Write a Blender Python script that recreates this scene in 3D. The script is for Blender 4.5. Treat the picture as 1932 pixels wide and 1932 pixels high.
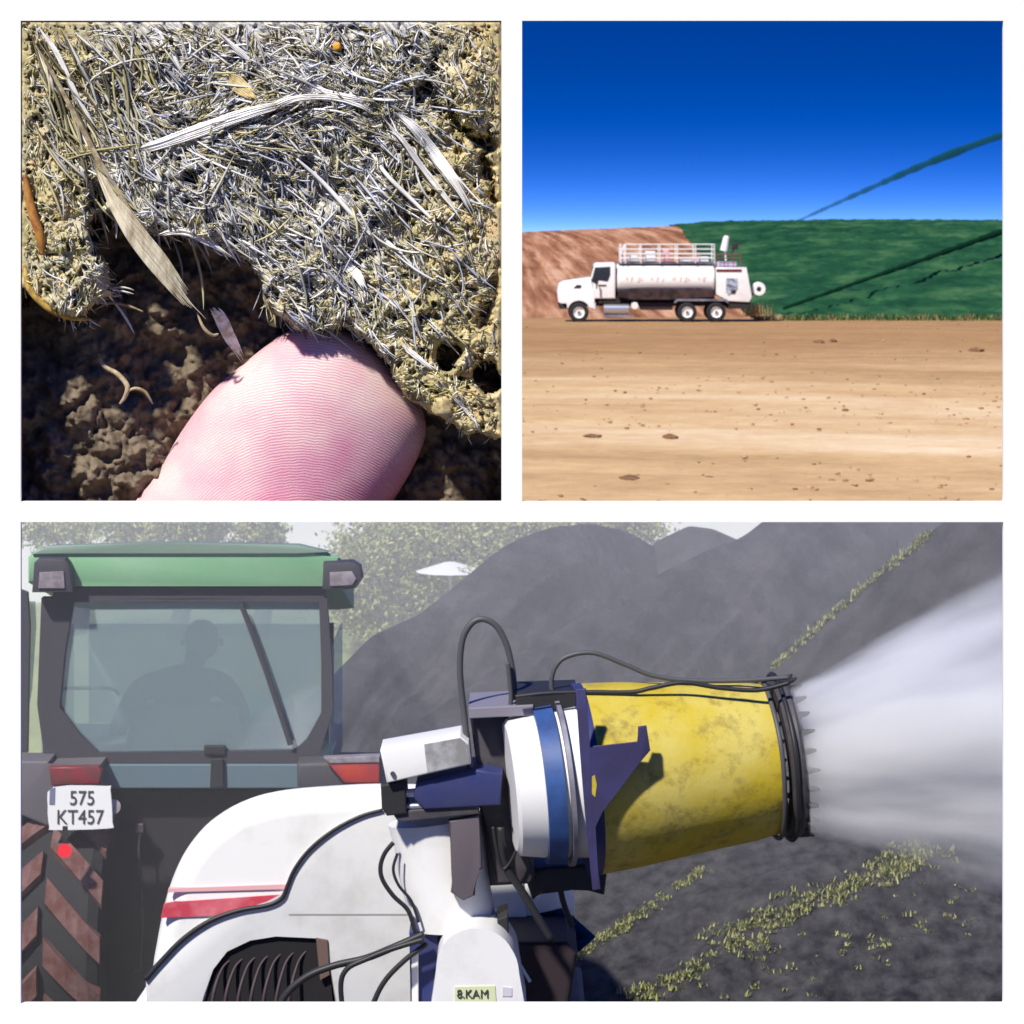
import bpy, bmesh, math, random
import numpy as np
from mathutils import Vector, Matrix, noise as mnoise
R = math.radians
random.seed(7)
RNG = np.random.default_rng(11)
for o in list(bpy.data.objects):
    bpy.data.objects.remove(o)
scene = bpy.context.scene
COL = scene.collection

# ------------------------------------------------------------------ camera, sky, sun, exposure
EYE = 4.9
K = 36.0 / 100.8 / 1932.0            # metres per photo unit at one metre (photo units: 1932 across)
cam = bpy.data.cameras.new("camera")
cam.lens = 100.8; cam.sensor_width = 36
cam.shift_y = -(966 - 435) / 1932.0   # shift lens: level camera, horizon high in the picture
cam.clip_start = 0.1; cam.clip_end = 5000
cob = bpy.data.objects.new("camera", cam); COL.objects.link(cob)
cob.location = (0, 0, EYE); cob.rotation_euler = (R(90), 0, 0)
cam.dof.use_dof = True; cam.dof.focus_distance = DWALL = 9.33; cam.dof.aperture_fstop = 13
scene.camera = cob

SUN_EL, SUN_AZ = 48.0, 33.0           # the sun stands high, behind the camera and to its left
world = bpy.data.worlds.new("World"); scene.world = world; world.use_nodes = True
nt = world.node_tree; nt.nodes.clear()
out = nt.nodes.new("ShaderNodeOutputWorld"); bg = nt.nodes.new("ShaderNodeBackground")
sky = nt.nodes.new("ShaderNodeTexSky"); sky.sky_type = 'NISHITA'; sky.sun_disc = False
sky.sun_elevation = R(SUN_EL); sky.sun_rotation = R(180 + SUN_AZ)
sky.altitude = 2500; sky.air_density = 1.0; sky.dust_density = 0.3; sky.ozone_density = 5.0
tc = nt.nodes.new("ShaderNodeTexCoord"); mp = nt.nodes.new("ShaderNodeMapping")
mp.vector_type = 'POINT'; mp.inputs['Location'].default_value = (0, 0, 0.085); mp.inputs['Scale'].default_value = (1, 1, 9.5)   # steep, clear mountain sky close above the horizon
hs = nt.nodes.new("ShaderNodeHueSaturation"); hs.inputs['Saturation'].default_value = 1.33
hs.inputs['Hue'].default_value = 0.522; hs.inputs['Value'].default_value = 1.2
nt.links.new(tc.outputs['Generated'], mp.inputs['Vector']); nt.links.new(mp.outputs[0], sky.inputs[0])
nt.links.new(sky.outputs[0], hs.inputs['Color']); nt.links.new(hs.outputs[0], bg.inputs[0])
bg.inputs[1].default_value = 0.12
nt.links.new(bg.outputs[0], out.inputs[0])

sl = bpy.data.lights.new("sun", 'SUN'); sl.energy = 4.6; sl.angle = R(3.0); sl.color = (1.0, 0.96, 0.875)
so = bpy.data.objects.new("sun", sl); COL.objects.link(so)
sd = Vector((-math.sin(R(SUN_AZ)) * math.cos(R(SUN_EL)), -math.cos(R(SUN_AZ)) * math.cos(R(SUN_EL)), math.sin(R(SUN_EL))))
so.rotation_euler = sd.to_track_quat('Z', 'Y').to_euler(); so.location = (-8, -12, 20)
scene.view_settings.view_transform = 'Standard'; scene.view_settings.look = 'None'
scene.view_settings.exposure = 0.34; scene.view_settings.gamma = 1.0
scene.render.engine = 'CYCLES'
scene.cycles.use_denoising = True
scene.cycles.max_bounces = 8; scene.cycles.volume_bounces = 4; scene.cycles.transparent_max_bounces = 12
scene.cycles.volume_step_rate = 1.0; scene.cycles.volume_max_steps = 128

# ------------------------------------------------------------------ helpers
def lin(r, g, b, f=1.0):
    q = []
    for v in (r, g, b):
        v /= 255.0
        q.append((v / 12.92 if v <= 0.04045 else ((v + 0.055) / 1.055) ** 2.4) * f)
    return (q[0], q[1], q[2], 1.0)

def P(px, py, D):                      # photo unit -> point at distance D from the camera
    return Vector(((px - 966) * D * K, D, EYE - (py - 435) * D * K))

def mat(name, col, rough=0.6, metal=0.0, var=None, vs=6.0, bump=0.0, bs=30.0, spec=0.4, sub=0.0, vlo=0.4, vhi=0.62, stretch=(1, 1, 1), detail=6):
    m = bpy.data.materials.new(name); m.use_nodes = True
    n = m.node_tree; b = n.nodes["Principled BSDF"]
    b.inputs['Base Color'].default_value = col; b.inputs['Roughness'].default_value = rough
    b.inputs['Metallic'].default_value = metal; b.inputs['Specular IOR Level'].default_value = spec
    co = n.nodes.new("ShaderNodeTexCoord"); ma = n.nodes.new("ShaderNodeMapping")
    ma.inputs['Scale'].default_value = stretch
    n.links.new(co.outputs['Object'], ma.inputs[0])
    if var is not None:
        t = n.nodes.new("ShaderNodeTexNoise"); t.inputs['Scale'].default_value = vs; t.inputs['Detail'].default_value = detail
        t.inputs['Roughness'].default_value = 0.62
        rp = n.nodes.new("ShaderNodeValToRGB")
        rp.color_ramp.elements[0].position = vlo; rp.color_ramp.elements[0].color = col
        rp.color_ramp.elements[1].position = vhi; rp.color_ramp.elements[1].color = var
        n.links.new(ma.outputs[0], t.inputs['Vector']); n.links.new(t.outputs['Fac'], rp.inputs[0])
        n.links.new(rp.outputs[0], b.inputs['Base Color'])
    if bump > 0:
        t2 = n.nodes.new("ShaderNodeTexNoise"); t2.inputs['Scale'].default_value = bs; t2.inputs['Detail'].default_value = 3
        bp = n.nodes.new("ShaderNodeBump"); bp.inputs['Strength'].default_value = bump; bp.inputs['Distance'].default_value = 0.3 / bs
        n.links.new(ma.outputs[0], t2.inputs['Vector'])
        n.links.new(t2.outputs['Fac'], bp.inputs['Height']); n.links.new(bp.outputs[0], b.inputs['Normal'])
    if sub > 0:
        b.inputs['Subsurface Weight'].default_value = sub; b.inputs['Subsurface Scale'].default_value = 0.03
        b.inputs['Subsurface Radius'].default_value = (1, 0.35, 0.25)
    return m

def vcmat(name, rough=0.8, bump=0.0, bs=60, spec=0.3):      # colour comes from the mesh attribute 'tint'
    m = mat(name, (0.5, 0.5, 0.5, 1), rough, bump=bump, bs=bs, spec=spec)
    n = m.node_tree; a = n.nodes.new("ShaderNodeAttribute"); a.attribute_name = "tint"
    n.links.new(a.outputs['Color'], n.nodes["Principled BSDF"].inputs['Base Color'])
    return m

def tag(o, label=None, cat=None, group=None, kind=None):
    if label: o['label'] = label
    if cat: o['category'] = cat
    if group: o['group'] = group
    if kind: o['kind'] = kind
    return o

def thing(name, label, cat, loc, group=None):
    o = bpy.data.objects.new(name, None); COL.objects.link(o); o.location = Vector(loc)
    o.empty_display_size = 0.1
    return tag(o, label, cat, group)

def org(o):
    v = Vector((0, 0, 0))
    while o is not None:
        v += o.location; o = o.parent
    return v

def link(name, me, m, parent=None, origin=None, smooth=False):
    """world-space mesh -> object whose origin is its parent's origin (or origin)"""
    o = bpy.data.objects.new(name, me); COL.objects.link(o)
    if parent is not None:
        base = org(parent); o.parent = parent
    else:
        base = Vector(origin) if origin is not None else Vector((0, 0, 0)); o.location = base
    me.transform(Matrix.Translation(-base))
    if m is not None:
        for x in (m if isinstance(m, (list, tuple)) else [m]): me.materials.append(x)
    if smooth:
        for p in me.polygons: p.use_smooth = True
    return o

def mesh_pd(name, v, f):
    me = bpy.data.meshes.new(name); me.from_pydata([tuple(q) for q in v], [], [tuple(int(i) for i in q) for q in f]); me.update(); return me

class MB:
    def __init__(s): s.bm = bmesh.new()
    def box(s, c, size, rot=None, bev=0.0):
        r = bmesh.ops.create_cube(s.bm, size=1.0)['verts']
        M = Matrix.Translation(Vector(c)) @ (rot.to_4x4() if rot is not None else Matrix.Identity(4)) @ Matrix.Diagonal((*size, 1))
        bmesh.ops.transform(s.bm, matrix=M, verts=r)
        if bev > 0:
            es = list({e for v in r for e in v.link_edges})
            bmesh.ops.bevel(s.bm, geom=es, offset=bev, segments=2, affect='EDGES', profile=0.5)
        return s
    def cyl(s, a, b, r1, r2=None, n=24, caps=True):
        a = Vector(a); b = Vector(b); r2 = r1 if r2 is None else r2
        q = (b - a).to_track_quat('Z', 'Y'); L = (b - a).length
        r = bmesh.ops.create_cone(s.bm, cap_ends=caps, segments=n, radius1=r1, radius2=r2, depth=L)['verts']
        bmesh.ops.transform(s.bm, matrix=Matrix.Translation((a + b) / 2) @ q.to_matrix().to_4x4(), verts=r)
        return s
    def lathe(s, a, d, prof, n=48, close=False):
        """profile [(t, r)] turned about the axis through a along d"""
        a = Vector(a); d = Vector(d).normalized(); q = d.to_track_quat('Z', 'Y')
        rings = []
        for t, r in prof:
            if r < 1e-5:
                rings.append([s.bm.verts.new(a + d * t)])
            else:
                rings.append([s.bm.verts.new(a + q @ Vector((r * math.cos(2 * math.pi * i / n), r * math.sin(2 * math.pi * i / n), t))) for i in range(n)])
        pairs = list(zip(rings[:-1], rings[1:]))
        if close: pairs.append((rings[-1], rings[0]))
        for A, B in pairs:
            for i in range(n):
                j = (i + 1) % n
                if len(A) == 1 and len(B) == 1: continue
                if len(A) == 1: s.bm.faces.new((A[0], B[i], B[j]))
                elif len(B) == 1: s.bm.faces.new((A[i], A[j], B[0]))
                else: s.bm.faces.new((A[i], A[j], B[j], B[i]))
        return s
    def slab(s, pts, D, depth, bev=0.0, seg=3):
        """outline in photo units at distance D, given real thickness away from the viewer"""
        f = [s.bm.verts.new(P(x, y, D)) for x, y in pts]
        b = [s.bm.verts.new(P(x, y, D) + Vector((0, depth, 0))) for x, y in pts]
        n = len(pts)
        F = [s.bm.faces.new(f)]; F.append(s.bm.faces.new(b[::-1]))
        for i in range(n):
            s.bm.faces.new((f[i], b[i], b[(i + 1) % n], f[(i + 1) % n]))
        if bev > 0:
            es = [e for e in F[0].edges] + [e for e in F[1].edges]
            bmesh.ops.bevel(s.bm, geom=es, offset=bev, segments=seg, affect='EDGES', profile=0.5, clamp_overlap=True)
        return s
    def tube(s, pts, r, n=10, r2=None, sub=6, rad=None):
        pts = [Vector(p) for p in pts]
        if sub > 1 and len(pts) > 2: pts, ts = spline(pts, sub)
        N = len(pts); r2 = r if r2 is None else r2; rings = []; up = None
        for i, p in enumerate(pts):
            t = (pts[min(i + 1, N - 1)] - pts[max(i - 1, 0)]).normalized()
            if up is None: up = t.orthogonal().normalized()
            up = (up - t * up.dot(t)).normalized(); w = t.cross(up)
            f = i / (N - 1); rr = rad(f) if rad else r * (1 - f) + r2 * f
            rings.append([s.bm.verts.new(p + (up * math.cos(2 * math.pi * k / n) + w * math.sin(2 * math.pi * k / n)) * rr) for k in range(n)])
        for A, B in zip(rings[:-1], rings[1:]):
            for k in range(n): s.bm.faces.new((A[k], A[(k + 1) % n], B[(k + 1) % n], B[k]))
        s.bm.faces.new(rings[0][::-1]); s.bm.faces.new(rings[-1])
        return s
    def build(s, name, m, parent=None, origin=None, smooth=False, label=None, auto=None):
        bmesh.ops.recalc_face_normals(s.bm, faces=s.bm.faces)
        me = bpy.data.meshes.new(name); s.bm.to_mesh(me); s.bm.free()
        o = link(name, me, m, parent, origin, smooth)
        if auto is not None:
            for p in me.polygons: p.use_smooth = True
            me.set_sharp_from_angle(angle=R(auto))
        if label: o['label'] = label
        return o

def spline(pts, sub):
    out = []
    for i in range(len(pts) - 1):
        p0 = pts[max(i - 1, 0)]; p1 = pts[i]; p2 = pts[i + 1]; p3 = pts[min(i + 2, len(pts) - 1)]
        for j in range(sub):
            t = j / sub
            out.append(0.5 * ((2 * p1) + (p2 - p0) * t + (2 * p0 - 5 * p1 + 4 * p2 - p3) * t * t + (3 * p1 - p0 - 3 * p2 + p3) * t ** 3))
    out.append(pts[-1]); return out, None

def smooth_outline(pts, sub=4):
    v = [Vector((x, y, 0)) for x, y in pts]; n = len(v); out = []
    for i in range(n):
        p0, p1, p2, p3 = v[i - 1], v[i], v[(i + 1) % n], v[(i + 2) % n]
        for j in range(sub):
            t = j / sub
            q = 0.5 * ((2 * p1) + (p2 - p0) * t + (2 * p0 - 5 * p1 + 4 * p2 - p3) * t * t + (3 * p1 - p0 - 3 * p2 + p3) * t ** 3)
            out.append((q.x, q.y))
    return out

# vectorised value noise
_perm = RNG.random((256, 256))
def vnoise(x, y):
    xi = np.floor(x).astype(int); yi = np.floor(y).astype(int); fx = x - xi; fy = y - yi
    fx = fx * fx * (3 - 2 * fx); fy = fy * fy * (3 - 2 * fy)
    g = lambda a, b: _perm[a & 255, b & 255]
    return (g(xi, yi) * (1 - fx) + g(xi + 1, yi) * fx) * (1 - fy) + (g(xi, yi + 1) * (1 - fx) + g(xi + 1, yi + 1) * fx) * fy
def fbm(x, y, o=4, gain=0.5):
    s = 0; a = 1; t = 0
    for i in range(o):
        s = s + a * vnoise(x * 2 ** i + 17.3 * i, y * 2 ** i + 9.1 * i); t += a; a *= gain
    return s / t * 2 - 1
def cells(x, y, seed=0):
    """distance to the nearest scattered point, for lumpy soil"""
    xi = np.floor(x).astype(int); yi = np.floor(y).astype(int); best = np.full(x.shape, 9.0)
    for dx in (-1, 0, 1):
        for dy in (-1, 0, 1):
            a = (xi + dx + seed) & 255; b = (yi + dy) & 255
            px = xi + dx + _perm[a, b]; py = yi + dy + _perm[b, (a + 77) & 255]
            best = np.minimum(best, np.hypot(x - px, y - py))
    return best
def inpoly(x, y, poly):
    r = np.zeros(x.shape, bool); n = len(poly)
    for i in range(n):
        x1, y1 = poly[i]; x2, y2 = poly[(i + 1) % n]
        c = ((y1 > y) != (y2 > y)) & (x < (x2 - x1) * (y - y1) / ((y2 - y1) or 1e-9) + x1)
        r ^= c
    return r
def smoothstep(a, b, x):
    t = np.clip((x - a) / (b - a), 0, 1); return t * t * (3 - 2 * t)
def blur(a, n):
    for _ in range(n):
        p = np.pad(a, 1, mode='edge')
        a = (p[:-2, 1:-1] + p[2:, 1:-1] + p[1:-1, :-2] + p[1:-1, 2:] + p[1:-1, 1:-1] * 2) / 6
    return a

def grid_mesh(name, V, keep=None, cols=None):
    """V: (ny, nx, 3) array"""
    ny, nx = V.shape[:2]
    idx = np.arange(ny * nx).reshape(ny, nx)
    q = np.stack([idx[:-1, :-1], idx[1:, :-1], idx[1:, 1:], idx[:-1, 1:]], -1).reshape(-1, 4)
    if keep is not None:
        k = (keep[:-1, :-1] & keep[1:, :-1] & keep[1:, 1:] & keep[:-1, 1:]).reshape(-1); q = q[k]
        used = np.zeros(ny * nx, bool); used[q.reshape(-1)] = True
        new = np.cumsum(used) - 1; q = new[q]; Vv = V.reshape(-1, 3)[used]
        if cols is not None: cols = cols.reshape(-1, 3)[used]
    else:
        Vv = V.reshape(-1, 3)
    return raw_mesh(name, Vv, q, None if cols is None else cols.reshape(-1, 3))

def raw_mesh(name, V, Q, cols=None):
    me = bpy.data.meshes.new(name); V = np.asarray(V, np.float32); Q = np.asarray(Q, np.int32)
    me.vertices.add(len(V)); me.vertices.foreach_set("co", V.reshape(-1))
    nf, k = Q.shape
    me.loops.add(nf * k); me.loops.foreach_set("vertex_index", Q.reshape(-1))
    me.polygons.add(nf); me.polygons.foreach_set("loop_start", np.arange(0, nf * k, k, dtype=np.int32))
    me.polygons.foreach_set("loop_total", np.full(nf, k, np.int32))
    me.update(calc_edges=True)
    if cols is not None:
        a = me.attributes.new("tint", 'FLOAT_COLOR', 'POINT')
        c = np.ones((len(V), 4), np.float32); c[:, :3] = cols; a.data.foreach_set("color", c.reshape(-1))
    return me

def PX(x, y, D):                       # P() for arrays
    return np.stack([(x - 966) * D * K, D, EYE - (y - 435) * D * K], -1)

# ================================================================== THE WHITE DISPLAY WALL WITH THREE OPENINGS
DW = 9.33
white_wall = mat("white_board_paint", (0.91, 0.90, 0.86, 1), 0.75, spec=0.1)
def display_wall():
    xs = [-260, 39, 946, 985, 1893, 2192]; ys = [-160, 39, 946, 985, 1893, 2020]
    hole = {(1, 1), (3, 1), (1, 3), (2, 3), (3, 3)}
    bm = bmesh.new(); T = 0.02
    def v(i, j, b, c={}):
        k = (i, j, b)
        if k not in c: c[k] = bm.verts.new(P(xs[i], ys[j], DW) + Vector((0, T if b else 0, 0)))
        return c[k]
    solid = lambda i, j: 0 <= i < 5 and 0 <= j < 5 and (i, j) not in hole
    for i in range(5):
        for j in range(5):
            if not solid(i, j): continue
            for b in (0, 1): bm.faces.new([v(i, j, b), v(i + 1, j, b), v(i + 1, j + 1, b), v(i, j + 1, b)])
            if not solid(i - 1, j): bm.faces.new([v(i, j, 0), v(i, j + 1, 0), v(i, j + 1, 1), v(i, j, 1)])
            if not solid(i + 1, j): bm.faces.new([v(i + 1, j, 0), v(i + 1, j + 1, 0), v(i + 1, j + 1, 1), v(i + 1, j, 1)])
            if not solid(i, j - 1): bm.faces.new([v(i, j, 0), v(i + 1, j, 0), v(i + 1, j, 1), v(i, j, 1)])
            if not solid(i, j + 1): bm.faces.new([v(i, j + 1, 0), v(i + 1, j + 1, 0), v(i + 1, j + 1, 1), v(i, j + 1, 1)])
    bmesh.ops.recalc_face_normals(bm, faces=bm.faces)
    me = bpy.data.meshes.new("panel"); bm.to_mesh(me); bm.free()
    base = P(966, 2020, DW); base.z = 0
    t = thing("display_wall", "flat white board wall with two square openings above one wide opening", "display wall", base)
    link("panel", me, white_wall, t)
    zb = P(0, 2020, DW).z
    for x in (-230, 2162):
        c = P(x, 2020, DW)
        MB().box((c.x, DW + 0.05, (zb + 0.3) / 2), (0.09, 0.05, zb + 0.3), bev=0.004).build("leg", white_wall, t)
display_wall()

# ================================================================== UPPER LEFT: SOIL CLOD, STRAW AND A FINGERTIP
CAV = [(20, 545), (60, 560), (100, 590), (140, 600), (190, 572), (213, 545), (203, 500), (172, 455), (170, 425), (196, 398), (230, 408), (262, 440),
       (320, 446), (350, 440), (400, 465), (460, 490), (482, 520), (490, 555), (535, 590), (560, 622), (600, 634), (650, 622), (700, 655),
       (745, 710), (778, 765), (830, 785), (880, 815), (990, 842), (990, 990), (20, 990)]
STEP = 1.6
gx = np.arange(30, 956, STEP); gy = np.arange(30, 956, STEP)
GX, GY = np.meshgrid(gx, gy)
WX = GX + fbm(GX / 22, GY / 22, 3) * 16 + fbm(GX / 7, GY / 7, 2) * 5
WY = GY + fbm(GX / 22 + 50, GY / 22 + 8, 3) * 16 + fbm(GX / 7 + 9, GY / 7, 2) * 5
cav = inpoly(WX, WY, CAV)
for (hx, hy, hr, sq) in ((183, 372, 20, 0.8), (846, 676, 27, 0.75), (357, 341, 8, 1), (925, 712, 26, 1.0)):
    cav |= np.hypot((WX - hx) / sq, WY - hy) < hr
near = blur((cav).astype(float), 60)          # nearness to the cavity rim
# flow of the fibres: straw lies mostly along this direction, so the relief is stretched along it
def flow(x, y):
    a = np.where(y > 260 + 0.15 * (x - 300), -52.0, -58.0)
    a = a + 95 * np.exp(-(((x - 420) / 170) ** 2 + ((y - 190) / 75) ** 2))
    a = a + 30 * np.exp(-(((x - 700) / 160) ** 2 + ((y - 190) / 60) ** 2))
    return a
ang = np.radians(flow(GX, GY)); ca, sa = np.cos(ang), -np.sin(ang)
U = GX * ca + GY * sa; Vv_ = -GX * sa + GY * ca
h = fbm(GX / 120, GY / 120, 3) * 0.045 + fbm(GX / 30, GY / 30, 3) * 0.022
fib = fbm(U / 30, Vv_ / 5, 3)
gran = 0.5 - cells(GX / 9, GY / 9)
lump = 0.55 - cells(GX / 34 + 3, GY / 34)
fibrous = smoothstep(120, 260, GX) * (1 - smoothstep(690, 860, GX + 0.25 * (GY - 300))) * (1 - 0.8 * smoothstep(430, 640, GY))
h += fib * 0.020 * fibrous + (gran * 0.013 + lump * 0.03) * (1 - 0.7 * fibrous)
pits = fbm(GX / 13 + 3, GY / 13 + 40, 2); h -= 0.045 * smoothstep(0.28, 0.6, pits)
def groove(pts, w, d):
    global h
    best = np.full(GX.shape, 1e9)
    for (x1, y1), (x2, y2) in zip(pts[:-1], pts[1:]):
        t = np.clip(((WX - x1) * (x2 - x1) + (WY - y1) * (y2 - y1)) / ((x2 - x1) ** 2 + (y2 - y1) ** 2), 0, 1)
        best = np.minimum(best, np.hypot(WX - x1 - t * (x2 - x1), WY - y1 - t * (y2 - y1)))
    h = h - d * np.exp(-(best / w) ** 2)
groove([(818, 105), (806, 160), (830, 200), (870, 245), (905, 262), (915, 300), (925, 340), (945, 385)], 9, 0.13)
groove([(806, 160), (790, 180)], 10, 0.10)
groove([(905, 262), (946, 272)], 9, 0.10)
groove([(915, 610), (935, 560), (946, 480)], 12, 0.09)
groove([(560, 210), (575, 250), (620, 290)], 8, 0.06)
groove([(395, 270), (470, 235), (560, 205)], 6, 0.05)
groove([(700, 255), (745, 330), (760, 360)], 8, 0.05)
groove([(430, 310), (500, 330), (545, 380)], 10, 0.045)
groove([(640, 60), (650, 110), (600, 120)], 12, 0.05)
groove([(60, 75), (100, 130), (130, 190)], 7, 0.05)
h += 0.07 * np.exp(-(((GX - 892) / 48) ** 2 + ((GY - 165) / 60) ** 2))
h += 0.035 * np.exp(-(((GX - 600) / 260) ** 2 + ((GY - 330) / 190) ** 2))
h = h - 0.16 * np.clip(near * 2.2, 0, 1) ** 2
h = np.clip(h + 0.005, -0.22, 0.085)
edge = np.minimum.reduce([GX - 36, 949 - GX, GY - 36, 949 - GY])
h = np.where(h > 0, h * smoothstep(5, 90, edge), h * smoothstep(0, 22, edge)) - 0.035 * (1 - smoothstep(-4, 9, edge))
Hmap = h.copy()
def Hs(x, y):
    i = np.clip(((np.asarray(y) - 30) / STEP).astype(int), 0, Hmap.shape[0] - 1); j = np.clip(((np.asarray(x) - 30) / STEP).astype(int), 0, Hmap.shape[1] - 1)
    return Hmap[i, j]
def incav(x, y):
    i = np.clip(((np.asarray(y) - 30) / STEP).astype(int), 0, Hmap.shape[0] - 1); j = np.clip(((np.asarray(x) - 30) / STEP).astype(int), 0, Hmap.shape[1] - 1)
    return cav[i, j]
olive = np.array(lin(146, 138, 100)[:3]); grey = np.array(lin(168, 166, 160)[:3]); straw = np.array(lin(205, 196, 160)[:3])
bluegrey = np.array(lin(78, 84, 108)[:3]); ochre = np.array(lin(184, 158, 112)[:3]); umber = np.array(lin(84, 70, 44)[:3])
n1 = fbm(GX / 60, GY / 60, 4); n2 = fbm(GX / 11 + 5, GY / 11, 3); n3 = fbm(U / 22 + 4, Vv_ / 4, 3)
C = olive[None, None, :] * np.ones(GX.shape + (1,))
mix = lambda C, c, f: C * (1 - f[..., None]) + c[None, None, :] * f[..., None]
C = mix(C, grey, np.clip(fibrous * 0.85 + n1 * 0.5, 0, 1))
C = mix(C, ochre, smoothstep(0.05, 0.5, n2) * (1 - fibrous) * 0.6 + 0.25 * smoothstep(820, 900, GX))
C = mix(C, umber, smoothstep(0.1, 0.6, -n2) * 0.7)
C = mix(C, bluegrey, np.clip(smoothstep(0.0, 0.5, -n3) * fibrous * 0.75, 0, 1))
blue_shadow = np.exp(-(((GX - 500) / 70) ** 2 + ((GY - 330) / 60) ** 2)) + np.exp(-(((GX - 650) / 28) ** 2 + ((GY - 90) / 50) ** 2)) \
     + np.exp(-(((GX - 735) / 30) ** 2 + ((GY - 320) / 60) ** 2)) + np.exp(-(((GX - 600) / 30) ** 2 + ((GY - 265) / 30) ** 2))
C = mix(C, np.array(lin(58, 62, 92)[:3]), np.clip(blue_shadow * (0.6 + n3), 0, 0.85))  # dark blue shadow patches, painted into the clod's tint
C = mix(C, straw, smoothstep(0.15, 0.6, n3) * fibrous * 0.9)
C = np.clip(C * 1.6, 0, 0.9)
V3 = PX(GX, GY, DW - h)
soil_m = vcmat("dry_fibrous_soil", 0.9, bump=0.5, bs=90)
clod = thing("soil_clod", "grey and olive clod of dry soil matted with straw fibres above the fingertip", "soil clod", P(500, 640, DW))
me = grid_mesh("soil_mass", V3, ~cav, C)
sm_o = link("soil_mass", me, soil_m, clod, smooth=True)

# thin mat of fibres and soil crumbs on the clod (uncountable)
def strands(N, xr, yr, lr, wr, pal, spread, lift, cond=None, curl=0.7, align=None):
    x0 = RNG.uniform(*xr, N); y0 = RNG.uniform(*yr, N)
    ok = ~incav(x0, y0)
    if cond is not None: ok &= RNG.random(N) < cond(x0, y0)
    x0, y0 = x0[ok], y0[ok]; N = len(x0)
    L = RNG.uniform(*lr, N) * RNG.uniform(0.5, 1, N); W = RNG.uniform(*wr, N)
    a = (flow(x0, y0) if align is None else np.full(N, align)) + RNG.normal(0, spread * 0.5, N) + fbm(x0 / 26 + 3, y0 / 26, 2) * spread * 3.2
    rnd = RNG.random(N) < 0.12; a[rnd] = RNG.uniform(0, 180, rnd.sum())
    da = RNG.normal(0, curl, N) * 60
    M = 6; xs, ys, zs = [], [], []
    x, y = x0.copy(), y0.copy(); base_l = RNG.uniform(*lift, N)
    for i in range(M):
        xs.append(x); ys.append(y)
        zs.append(Hs(x, y))
        aa = np.radians(a + da * i / M); x = x + np.cos(aa) * L / (M - 1); y = y - np.sin(aa) * L / (M - 1)
    xs, ys, zs = map(np.array, (xs, ys, zs))
    dead = (xs.min(0) < 44) | (xs.max(0) > 940) | (ys.min(0) < 44) | (ys.max(0) > 940)
    z = np.maximum(zs, zs.mean(0)[None]) + base_l[None] + 0.006 * np.sin(np.linspace(0, math.pi, M))[:, None]
    keep = ~dead; xs, ys, z, W = xs[:, keep], ys[:, keep], z[:, keep], W[keep]; N = keep.sum()
    c = pal[RNG.integers(0, len(pal), N)] * RNG.uniform(0.65, 1.15, (N, 1))
    pts = PX(xs, ys, DW - z)                       # M,N,3
    t = np.gradient(pts, axis=0); t /= np.linalg.norm(t, axis=2, keepdims=True) + 1e-9
    side = np.cross(t, np.array([0, 1, 0.0])); side /= np.linalg.norm(side, axis=2, keepdims=True) + 1e-9
    prof = np.array([0.35, 0.85, 1, 1, 0.8, 0.15])[:, None, None] * (W * DW * K / 2)[None, :, None]
    fr = np.array([0, -1, 0.0])
    ringv = np.stack([pts + side * prof, pts + fr * prof * 0.35, pts - side * prof, pts - fr * prof * 0.5], 2)   # M,N,4,3
    V = ringv.transpose(1, 0, 2, 3).reshape(-1, 3)
    base = (np.arange(N) * M * 4)[:, None, None]; i = (np.arange(M - 1) * 4)[None, :, None]; k = np.arange(4)[None, None, :]
    A = base + i + k; B = base + i + (k + 1) % 4
    Q = np.stack([A, B, B + 4, A + 4], -1).reshape(-1, 4)
    return V, Q, np.repeat(c, M * 4, 0)
pal_f = np.array([lin(*c)[:3] for c in ((236, 232, 222), (216, 212, 200), (204, 194, 154), (166, 164, 158), (176, 166, 112), (244, 244, 246), (120, 112, 86), (62, 58, 46), (196, 200, 216))])
pal_o = np.array([lin(*c)[:3] for c in ((208, 200, 152), (182, 174, 118), (226, 220, 180), (136, 126, 84), (238, 232, 208), (168, 158, 120))])
parts = [strands(11000, (44, 941), (44, 800), (16, 66), (1.0, 4.0), pal_f, 30, (-0.002, 0.008), lambda x, y: 0.15 + 0.85 * (smoothstep(110, 240, x) * (1 - smoothstep(690, 860, x + 0.25 * (y - 300))))),
         strands(320, (200, 860), (60, 620), (50, 170), (2.5, 5.5), pal_f[[0, 1, 2, 5, 8, 3]], 16, (0.003, 0.014), curl=0.5),
         strands(6000, (44, 941), (44, 870), (8, 28), (1.6, 3.8), pal_o, 50, (0.0, 0.012), lambda x, y: 0.15 + 0.85 * np.maximum(smoothstep(430, 560, y), np.maximum(1 - smoothstep(120, 230, x), smoothstep(760, 850, x)))),
         strands(160, (60, 260), (50, 330), (70, 200), (3, 6), pal_f[[1, 2, 4, 6, 3]], 8, (0.004, 0.02), align=-62)]
Vs, Qs, Cs, off = [], [], [], 0
for V, Q, c in parts: Vs.append(V); Qs.append(Q + off); Cs.append(c); off += len(V)
me = raw_mesh("fibre_mat", np.concatenate(Vs), np.concatenate(Qs), np.concatenate(Cs))
fibre_m = vcmat("dry_straw_fibre", 0.8, spec=0.12)
tag(link("fibre_mat", me, fibre_m, clod), kind="stuff")

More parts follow.
